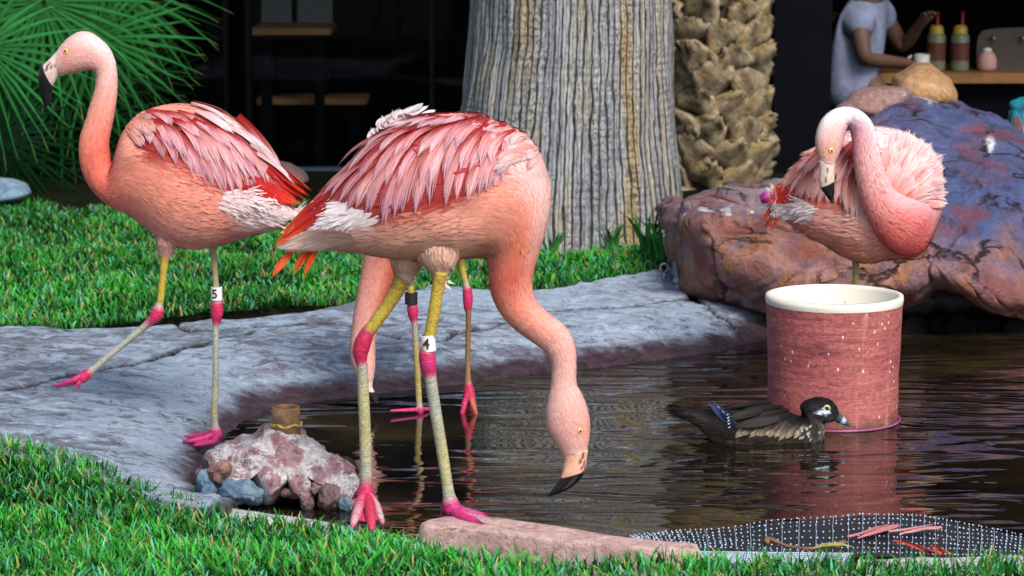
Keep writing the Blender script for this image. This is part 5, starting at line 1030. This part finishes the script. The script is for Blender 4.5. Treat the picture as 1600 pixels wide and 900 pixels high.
legs2 = [[(634, 425, .03, 13, YEL), (622, 452, .03, 11.5, YEL), (600, 485, .03, 10.5, YEL), (582, 510, .03, 10, YEL), (574, 520, .03, 11, PNK), (567, 535, .03, 13, (.62, .02, .08)), (563, 550, .03, 12.5, PNK), (564, 564, .03, 9.5, PNK), (566, 574, .03, 8.6, GREY), (568, 620, .03, 9, YG), (571, 690, .03, 9.4, YG), (572, 740, .03, 9.4, GREY), (572, 760, .03, 11, PNK), (571, 775, .02, 14, PNK), (570, 790, .01, 8, PNK)],
         [(570, 772, .02, 9, PNK), (562, 790, -.03, 8.5, (.66, .12, .2)), (553, 815, -.08, 6, (.66, .4, .45)), (549, 826, -.1, 2.5, PNK)], [(572, 774, .02, 9, PNK), (578, 792, -.04, 9, (.62, .04, .1)), (580, 818, -.1, 7, (.6, .05, .1)), (581, 832, -.12, 3, PNK)], [(574, 772, .02, 8, PNK), (588, 790, -.02, 6.5, (.6, .3, .35)), (596, 812, -.05, 5, (.5, .4, .4)), (599, 820, -.06, 2, PNK)], ('web', [(571, 778, .015), (553, 812, -.07), (579, 816, -.09)], PNK), ('web', [(571, 778, .015), (579, 816, -.09), (595, 810, -.05)], PNK), [(566, 764, .03, 6, PNK), (556, 774, .05, 4, PNK), (550, 780, .05, 1.5, PNK)],
         [(688, 425, -.05, 11.5, YEL), (684, 450, -.05, 9.6, YEL), (678, 490, -.05, 9.4, YEL), (671, 526, -.05, 9, YEL), (668, 544, -.05, 10, (.5, .2, .2)), (667, 553, -.05, 12.5, PNK), (669, 570, -.05, 13.2, MAG), (671, 582, -.05, 11, PNK), (673, 594, -.05, 9.6, GREY), (680, 640, -.05, 9.2, GREY), (690, 700, -.05, 9, YG), (697, 745, -.05, 8.6, YG), (701, 772, -.05, 9.5, GREY), (704, 786, -.05, 13, MAG), (708, 798, -.05, 14, MAG), (712, 806, -.05, 8, MAG)],
         [(706, 796, -.05, 10, MAG), (725, 804, -.05, 8, MAG), (750, 810, -.05, 6, (.5, .2, .35)), (772, 815, -.05, 5, MAG), (784, 818, -.05, 2, (.05, .02, .05))], [(706, 798, -.05, 9, MAG), (722, 808, -.1, 7.5, MAG), (742, 815, -.13, 6, MAG), (756, 820, -.15, 2, (.05, .02, .05))], [(706, 794, -.05, 9, MAG), (728, 800, .0, 7, (.5, .15, .3)), (752, 805, .03, 5, MAG), (764, 807, .04, 2, (.05, .02, .05))], ('web', [(710, 803, -.05), (742, 814, -.12), (765, 813, -.05)], MAG), ('web', [(710, 803, -.05), (765, 813, -.05), (752, 806, .02)], MAG), [(700, 792, -.05, 6, MAG), (692, 800, -.04, 3.5, MAG), (690, 806, -.04, 1.4, MAG)]]
finish(fl2, L2, legs2, Y2, r2, ths, pl2)
eye(fl2, 906, 673, L2, Y2, 3.6)
bill(fl2, [((919, 703), (878, 708), .023, 0), ((917, 718), (881, 719), .02, 0), ((915, 732), (879, 734), .019, 0), ((912, 741), (876, 746), .018, 0), ((905, 751), (869, 756), .015, 0), ((892, 762), (862, 766), .011, 0), ((876, 770), (857, 771), .006, 0), ((858, 776), (853, 775), .002, 0)], Y2, 2.65, (.86, .48, .33), [(910, 700, 914, 735, 1.6), (904, 694, 906, 716, 1.8), (906, 716, 911, 740, 1.4)])
band(fl2, 669, 536, -.05, 23, 25, Y2, M['white'], '4', -.1)

# --- flamingo 4: preening behind the barrel
r4 = np.random.default_rng(44); Y4 = bY + .62
F4 = [((1212, 303), (1214, 330), .02, 0), ((1240, 264), (1245, 352), .07, 0), ((1275, 233), (1277, 374), .1, 0), ((1315, 212), (1315, 397), .125, 0), ((1355, 201), (1350, 408), .135, 0), ((1395, 203), (1385, 404), .135, 0), ((1428, 214), (1413, 401), .125, 0), ((1453, 232), (1432, 398), .105, 0), ((1469, 260), (1447, 384), .08, 0), ((1474, 288), (1458, 362), .055, 0), ((1472, 318), (1466, 338), .015, 0)]
K4 = [(0, PALE, WHITE, PALE), (2, PALE, (.84, .5, .42), SALM), (5, (.88, .68, .66), (.85, .46, .4), (.72, .3, .22)), (8, (.88, .7, .7), (.86, .4, .4), (.7, .16, .14)), (10, PALE, (.85, .36, .36), (.75, .2, .2))]
fl4, L4 = flamingo('preening flamingo on one leg behind the pink barrel with neck curled back', Y4, P(1337, 560, Y4), F4, K4, 110, 56)
NK = [((1432, 398), (1470, 322), .05, -.02), ((1400, 396), (1452, 312), .055, -.085), ((1374, 372), (1424, 309), .05, -.13), ((1356, 340), (1401, 300), .042, -.155), ((1344, 308), (1387, 280), .037, -.17), ((1337, 272), (1379, 255), .034, -.175), ((1333, 240), (1374, 229), .031, -.175), ((1331, 216), (1368, 204), .029, -.175), ((1328, 203), (1358, 185), .028, -.178), ((1326, 197), (1342, 172), .028, -.182), ((1324, 197), (1322, 167), .03, -.19), ((1322, 204), (1301, 172), .033, -.2), ((1319, 216), (1284, 187), .035, -.21), ((1315, 230), (1275, 210), .034, -.218), ((1309, 245), (1275, 234), .029, -.225), ((1304, 257), (1281, 253), .021, -.23)]
N4 = Loft(NK, Y4, 120, 40)
N4.C = N4.colours([(0, (.75, .12, .12), (.78, .16, .16), (.8, .3, .34)), (2, (.76, .14, .12), (.8, .22, .2), (.86, .36, .38)), (5, (.82, .36, .34), (.86, .42, .4), (.88, .5, .5)), (8, (.7, .3, .4), (.8, .42, .48), (.88, .7, .75)), (10, (.6, .35, .5), (.86, .74, .78), (.9, .86, .9)), (12, (.72, .4, .45), (.84, .55, .52), (.9, .8, .8)), (14, (.8, .42, .36), (.78, .36, .26), (.78, .4, .3)), (15, (.8, .5, .4), (.8, .5, .42), (.8, .5, .42))])
wm4 = inpoly(L4, [(1225, 300), (1260, 255), (1300, 225), (1345, 215), (1345, 320), (1300, 322), (1270, 318)]); L4.C = L4.C * (1 - .85 * wm4[..., None]) + np.array((.5, .05, .03)) * .85 * wm4[..., None]
P4 = dict(base=(.5, .05, .04), red=1., mid=(.78, .27, .22), mid2=(.8, .34, .3), tip=(.82, .42, .36), tip2=(.8, .5, .48))
Q4 = dict(base=(.8, .3, .26), mid=(.84, .5, .47), mid2=(.84, .42, .4), tip=(.86, .68, .69), tip2=(.86, .6, .62), edge=(.8, .2, .16))
rows4 = [dict(tips=[(1196, 318), (1204, 308), (1214, 300)], off=[(50, -10), (44, -24)], bend=(-4, -4), w=13, n=6, lay=.003, base=(.5, .02, .02), mid=(.65, .03, .02), tip=(.78, .06, .02), red=0, jit=2),
         dict(tips=[(1192, 362), (1196, 346), (1203, 366), (1208, 350)], off=[(26, -36), (20, -40)], bend=(-4, -4), w=7, n=7, lay=.002, base=(.7, .08, .04), mid=(.75, .1, .05), tip=(.7, .08, .04), red=0, jit=1.5),
         dict(tips=[(1226, 300), (1240, 310), (1256, 316), (1272, 320), (1290, 322), (1308, 320), (1330, 316)], off=[(56, -56), (44, -74), (34, -84), (22, -80)], bend=(-12, -10), w=15, n=18, lay=.005, **P4),
         dict(tips=[(1246, 276), (1264, 284), (1284, 288), (1306, 288), (1328, 282)], off=[(46, -40), (38, -54), (24, -56)], bend=(-10, -10), w=14, n=13, lay=.009, **P4),
         dict(tips=[(1355, 330), (1345, 340), (1330, 338), (1322, 330)], off=[(20, -70), (10, -80)], bend=(-8, 0), w=12, n=8, lay=.012, **{**P4, 'red': .3}),
         dict(tips=[(1393, 205), (1412, 206), (1432, 214), (1450, 228), (1464, 246), (1473, 268), (1475, 292), (1470, 316)], off=[(-16, 66), (-28, 66), (-44, 52), (-52, 34), (-52, 14), (-44, 0)], bend=(6, -6), w=21, n=20, lay=.005, curl=.006, jit=4, tipw=.6, **Q4),
         dict(tips=[(1390, 226), (1410, 230), (1430, 242), (1446, 260), (1454, 282), (1454, 304)], off=[(-14, 58), (-28, 52), (-40, 36), (-42, 14)], bend=(6, -6), w=20, n=16, lay=.009, curl=.005, jit=4, tipw=.6, **Q4),
         dict(tips=[(1390, 254), (1408, 262), (1424, 276), (1434, 296)], off=[(-12, 46), (-26, 38), (-32, 18)], bend=(5, -5), w=18, n=11, lay=.012, curl=.005, jit=4, tipw=.6, **{**Q4, 'base': (.82, .25, .2), 'mid': (.87, .48, .44)})]
wingset(fl4, L4, Y4, rows4, r4, False, -1)
pl4 = [plumage(L4, L4.C, 8000, .4, 9.8, [(0, .06), (4, .055), (9, .04)], [(0, .0062), (9, .005)], [(0, .01), (4, .007), (9, .005)], r4, 1 - .96 * wm4, .2, .16, .07), plumage(N4, N4.C, 9000, .2, 14.5, [(0, .034), (3, .022), (9, .013), (15, .006)], [(0, .003), (9, .0016), (15, .001)], [(0, .004), (4, .002), (9, .0006), (15, .0002)], r4, None, .05, .12, .05)]
pl4.append(fluff(L4, [(1205, 300), (1235, 312), (1275, 322), (1270, 345), (1225, 348), (1210, 335)], 1900, (.9, .74, .75), r4, .04, .004, .02, .1, .5))
# neck loft runs chest to head: its feathers lie back towards the chest
legs4 = [[(1338, 396, 0, 8, (.4, .3, .12)), (1337, 415, 0, 5.4, (.36, .3, .1)), (1337, 445, 0, 5, (.36, .3, .1)), (1337, 500, 0, 8, PNK), (1337, 515, 0, 5, GREY), (1338, 590, 0, 5.5, MAG), (1338, 606, 0, 3, MAG)], [(1260, 340, .0, 7, PNK), (1215, 312, 0, 7.5, (.5, .3, .5)), (1203, 308, 0, 6, (.8, .7, .75)), (1196, 309, -.01, 9, (.4, .02, .22)), (1188, 311, -.01, 6, (.3, .02, .2))]]
finish(fl4, L4, legs4, Y4, r4, (N4,), pl4)
eye(fl4, 1299, 235, N4, Y4, 3.4)
bill(fl4, [((1305, 254), (1279, 250), .02, -.23), ((1304, 266), (1280, 266), .018, -.235), ((1304, 280), (1280, 284), .016, -.24), ((1304, 292), (1282, 294), .014, -.24), ((1304, 302), (1289, 304), .01, -.24), ((1302, 312), (1296, 313), .005, -.235), ((1300, 318), (1300, 318), .002, -.235)], Y4, 2.55, (.62, .5, .42), [(1292, 262, 1289, 284, 1.4)])

# --- ducks
def duck(label, x0, y0, sc_px, Y, female=True, flip=1, base_y=690):
    r = np.random.default_rng(5 if female else 6)
    def q(x, y): return (x0 + flip * (x - 1200) * sc_px, y0 + (y - base_y) * sc_px)
    S = [((1059, 639), (1060, 647), .02), ((1080, 641), (1090, 664), .042), ((1105, 642), (1110, 686), .052), ((1131, 636), (1133, 698), .066), ((1160, 632), (1162, 703), .075), ((1194, 632), (1196, 704), .077), ((1220, 638), (1225, 703), .07), ((1240, 648), (1262, 700), .055), ((1250, 652), (1284, 690), .042), ((1254, 645), (1288, 672), .034), ((1251, 634), (1288, 661), .03), ((1261, 626), (1297, 659), .033), ((1279, 621), (1304, 657), .031), ((1297, 625), (1308, 655), .024), ((1308, 635), (1311, 651), .014)]
    s3 = sc_px; low = 0 if female else 75
    L = Loft([(q(a[0], a[1] + low * (i < 8)), q(b_[0], b_[1] + low * (i < 8)), h * s3, 0) for i, (a, b_, h) in enumerate(S)], Y, 120, 44)
    dk, bk = (.008, .007, .008), (.02, .014, .012)
    if female: K = [(0, dk, dk, bk), (3, dk, (.02, .015, .012), (.1, .07, .045)), (5, (.016, .013, .014), (.03, .022, .018), (.16, .11, .07)), (7, dk, (.03, .024, .02), (.09, .07, .05)), (9, dk, (.022, .018, .018), (.1, .09, .08)), (11, dk, (.02, .018, .02), (.05, .045, .05)), (14, dk, dk, (.06, .06, .06))]
    else: K = [(0, dk, dk, dk), (5, (.01, .03, .04), (.35, .25, .12), (.4, .35, .3)), (8, (.02, .1, .12), (.25, .06, .05), (.25, .06, .05)), (10, (.01, .22, .28), (.01, .12, .2), (.5, .45, .45)), (14, (.01, .15, .2), (.02, .05, .08), (.5, .5, .5))]
    L.C = L.colours(K); root = thing('duck', P(*[float(v) for v in q(1190, 690)], Y), label, 'duck', 'ducks by the pond')
    if female:
        e_ = np.minimum(np.hypot((L.px[..., 0] - 1291.) / 7, (L.px[..., 1] - 638.) / 6), np.hypot((L.px[..., 0] - 1283.) / 9, (L.px[..., 1] - 639.) / 3)); L.C = mix(L.C, (.6, .72, .8), sstep(-e_, -1.05, -.75))
    pls = [plumage(L, L.C, 2600, .3, 9, [(0, .05 * s3), (5, .036 * s3), (9, .014 * s3)], [(0, .007 * s3), (5, .008 * s3), (9, .004 * s3)], [(0, .003), (9, .001)], r, None, .1, .15, .25), plumage(L, L.C, 900, 9, 13.5, [(9, .014 * s3), (13, .008 * s3)], [(9, .003 * s3), (13, .002 * s3)], [(9, .002), (13, .001)], r, None, .05, .15, .25)]
    if not female:
        for lx in (1185, 1205):
            a_, b2_ = q(lx, 690 + low); tp = P(a_, b2_, Y + (.02 if lx > 1190 else -.02)); ft = np.array([tp[0] + .01, tp[1], float(lawn_z(np.array([[tp[0], tp[1]]]))[0])]); V, F = tube([tp + np.array([0, 0, .03]), ft + np.array([0, 0, .01]), ft + np.array([.03, 0, .004])], [.008, .006, .004], 8); make('leg', V, F, M['leg'], root, np.repeat([(.5, .3, .05)], len(V), 0), np.zeros((len(V), 2)))
    if not female: pls.append(plumage(L, L.C * 1.3, 500, 9.6, 11.5, [(9, .05 * s3)], [(9, .004 * s3)], [(9, .004)], r, None, .1, .15, .3))
    mb = MB(); mb.add(L.V.reshape(-1, 3), list(map(tuple, L.F)) + [tuple(range(L.m)), tuple(range((L.n - 1) * L.m, L.n * L.m))[::-1]], L.C.reshape(-1, 3), L.uv.reshape(-1, 2)); mb.build('body', M['body'], root)
    V, F, C, U = [np.concatenate([p_[k] if k != 1 else p_[1] + sum(len(z_[0]) for z_ in pls[:i]) for i, p_ in enumerate(pls)]) for k in range(4)]
    tag(make('plumage', V, F, M['plume'], root, C, U), kind='stuff')
    bl = Loft([(q(1310, 642), q(1303, 658), .013 * s3, 0), (q(1316, 648), q(1309, 661), .011 * s3, 0), (q(1323, 656), q(1317, 664), .011 * s3, 0), (q(1329, 664), (q(1327, 666)), .006 * s3, 0)], Y, 30, 20); u = bl.u[:, None] + 0 * bl.ph[None]
    C = mix(np.broadcast_to(np.array((.05, .06, .09)), bl.V.shape), (.5, .55, .62), sstep(-np.abs(u - 1.0 - .6 * (np.sin(bl.ph) < 0)), -.45, -.2) * .8) if female else np.broadcast_to(np.array((.5, .08, .04)), bl.V.shape)
    make('bill', bl.V.reshape(-1, 3), list(map(tuple, bl.F)) + [tuple(range(20)), tuple(range(29 * 20, 600))], M['bill'], root, C.reshape(-1, 3))
    D = Draper(L, Y); rr_ = np.random.default_rng(3)
    def fe(n, ctrl, w_, off, cb, cm, ct_, red=0., edge=(0, 0, 0), nm='feather'):
        V, F, C, U = feather(D, [q(c_[0], c_[1] + low) for c_ in ctrl], w_ * sc_px, off, cb, cm, ct_, edge, rr_, Y, .002, edge_amt=red); make(nm, V, F, M['feather'], root, C, U)
    if female:
        for k in range(13):
            x = 1150 + k * 8 + rr_.normal(0, 2); fe(0, ((x + 14, 668 + rr_.normal(0, 3)), (x + 6, 672), (x - 6, 684 + rr_.normal(0, 2))), 9, .004, (.03, .02, .015), (.12, .085, .055), (.4, .33, .24), .5)
        for k in range(16):
            x = 1244 + rr_.uniform(0, 44); y = 664 + rr_.uniform(0, 22); fe(0, ((x + 3, y), (x, y + 3), (x - 2, y + 6)), 3.2, .004, (.1, .09, .08), (.35, .32, .3), (.5, .48, .46))
    for k, (b_, mid, tp) in enumerate([((1236, 650), (1215, 655), (1170, 662)), ((1230, 644), (1205, 648), (1160, 658)), ((1222, 640), (1195, 640), (1150, 650)), ((1205, 636), (1175, 634), (1135, 644)), ((1215, 658), (1185, 664), (1148, 666)), ((1190, 648), (1165, 652), (1136, 658))]):
        v = .4 + .1 * k; fe(0, (b_, mid, tp), 14, .006 + .002 * k, np.array(bk) * v, np.array((.03, .022, .02)) * v, np.array((.045, .034, .03)) * v, .3)
    if female:
        for k in range(4): fe(0, ((1150 + k, 668 - k), (1135, 660 - k * 2), (1103 + k * 6, 627 + k * 3)), 9 - k, .004 + .003 * k, (.01, .02, .05), (.012, .025, .08), (.02, .03, .1))
        for k in range(5): fe(0, ((1141 + k * .6, 652 + k * 3.6), (1139 + k * .6, 654 + k * 3.6), (1136 + k * .8, 655 + k * 3.6)), 1.5, .02, (.1, .14, .25), (.5, .56, .66), (.5, .56, .66))
        for k in range(5): fe(0, ((1110 + k * 6, 633 + k * 5), (1108 + k * 6, 631 + k * 5), (1105 + k * 6, 629 + k * 5)), 1.2, .02, (.08, .1, .2), (.5, .56, .66), (.45, .5, .6))
    for k in range(4): fe(0, ((1110, 652 + k * 2), (1085, 646 + k * 3), (1058 + k * 5, 641 + k * 5)), 10, .003, dk, bk, bk, .2)
    ex, ey = q(1292, 638); eye_r = 3.6 * sc_px
    h = D(ex, ey); p0 = h[0] if h else P(ex, ey, Y)
    V, F = lathe([(1.5, 0), (1.35, .35), (1.0, .5), (.95, .52), (.01, .75)], 14); rr2 = eye_r * mpp(Y, ey); V = np.c_[V[:, 0], -V[:, 2], V[:, 1]] * rr2 + p0
    C = np.repeat(np.array([(.6, .7, .75), (.55, .5, .2), (.5, .42, .08), (.008, .008, .01), (.008, .008, .01)]), 14, 0); make('eye', V, F, M['eye'], root, C)
    return root
YD = yG(1190, 690, 0) + .03
duck('dark brown duck with a pale eye ring swimming in front of the barrel', 1200, 690, 1.0, YD)
duck('teal crested duck peeking over the boulder at the right edge', 1536, 208, .82, float(yb + 2.0), False)

# --- loose feathers, leaf and twig on the net
def loose(px, py, ang, L_, w_, col, label, quill=None):
    b = G(px, py, .022); t = thing('feather', b, label, 'feather', 'feathers fallen on the net'); d = np.array([math.cos(ang), math.sin(ang) * 2.2, 0]); d /= np.linalg.norm(d); s = np.array([-d[1], d[0], 0]); V = []; C = []; U = []
    for k, tq in enumerate(np.linspace(0, 1, 10)):
        ww = w_ * (.1 if tq < .15 else math.sin(math.pi * min(1, (tq - .1) / .95)) ** .5)
        for q in (-1, -.4, 0, .4, 1): V.append(b + d * L_ * tq + s * ww * q + np.array([0, 0, .0 + .006 * math.sin(tq * 3.1) - .003 * abs(q) + .001 * random.uniform(-1, 1)])); C.append(np.array(col) * (1 + .1 * abs(q))); U.append((tq * 2, q))
    make('vane', V, grid_faces(10, 5, False), M['feather'], t, np.array(C), U); V, F = tube([b - d * L_ * .25 + np.array([0, 0, .01]), b + np.array([0, 0, .008]), b + d * L_ * .8 + np.array([0, 0, .008])], [.0035, .003, .001], 6); make('quill', V, F, M['feather'], t, np.repeat([quill or col], len(V), 0), np.zeros((len(V), 2)))
loose(1340, 840, .5, .17, .022, (.55, .22, .22), 'wide pale pink feather lying left on the black net')
loose(1405, 834, .3, .13, .016, (.6, .28, .28), 'narrow pale pink feather pointing right on the black net')
loose(1455, 866, 2.4, .15, .007, (.75, .08, .04), 'thin red feather on the net, longer of the two red ones')
loose(1478, 868, 2.0, .1, .006, (.75, .1, .06), 'thin red feather on the net near the kerb, shorter of the two red ones')
a = G(1200, 846, .035); pts = catmull([G(1196, 848, .04), G(1204, 843, .045), G(1230, 853, .04), G(1270, 857, .04), G(1305, 853, .045), G(1318, 848, .04)], 30); t = thing('twig', pts[0], 'curved brown twig resting on the net', 'twig')
V, F = tube(pts, .0055 + .0025 * np.cos(np.linspace(0, 6.28, 30)), 8); make('stick', V, F, simple('twig_bark', (.2, .11, .06), .7, .4, 60), t)
t = thing('leaf', G(1300, 862, .04), 'small yellow green leaf lying beside the twig', 'leaf'); c = G(1300, 858, .045); V = [c + np.array([x, y, z]) for x, y, z in ((-.05, 0, 0), (-.02, -.015, .01), (.02, -.012, .012), (.05, 0, .004), (.02, .014, .012), (-.02, .015, .01))]
make('blade', V, [(0, 1, 5), (1, 2, 4, 5), (2, 3, 4)], simple('yellow_leaf', (.4, .4, .1), .5, .3, 60), t)
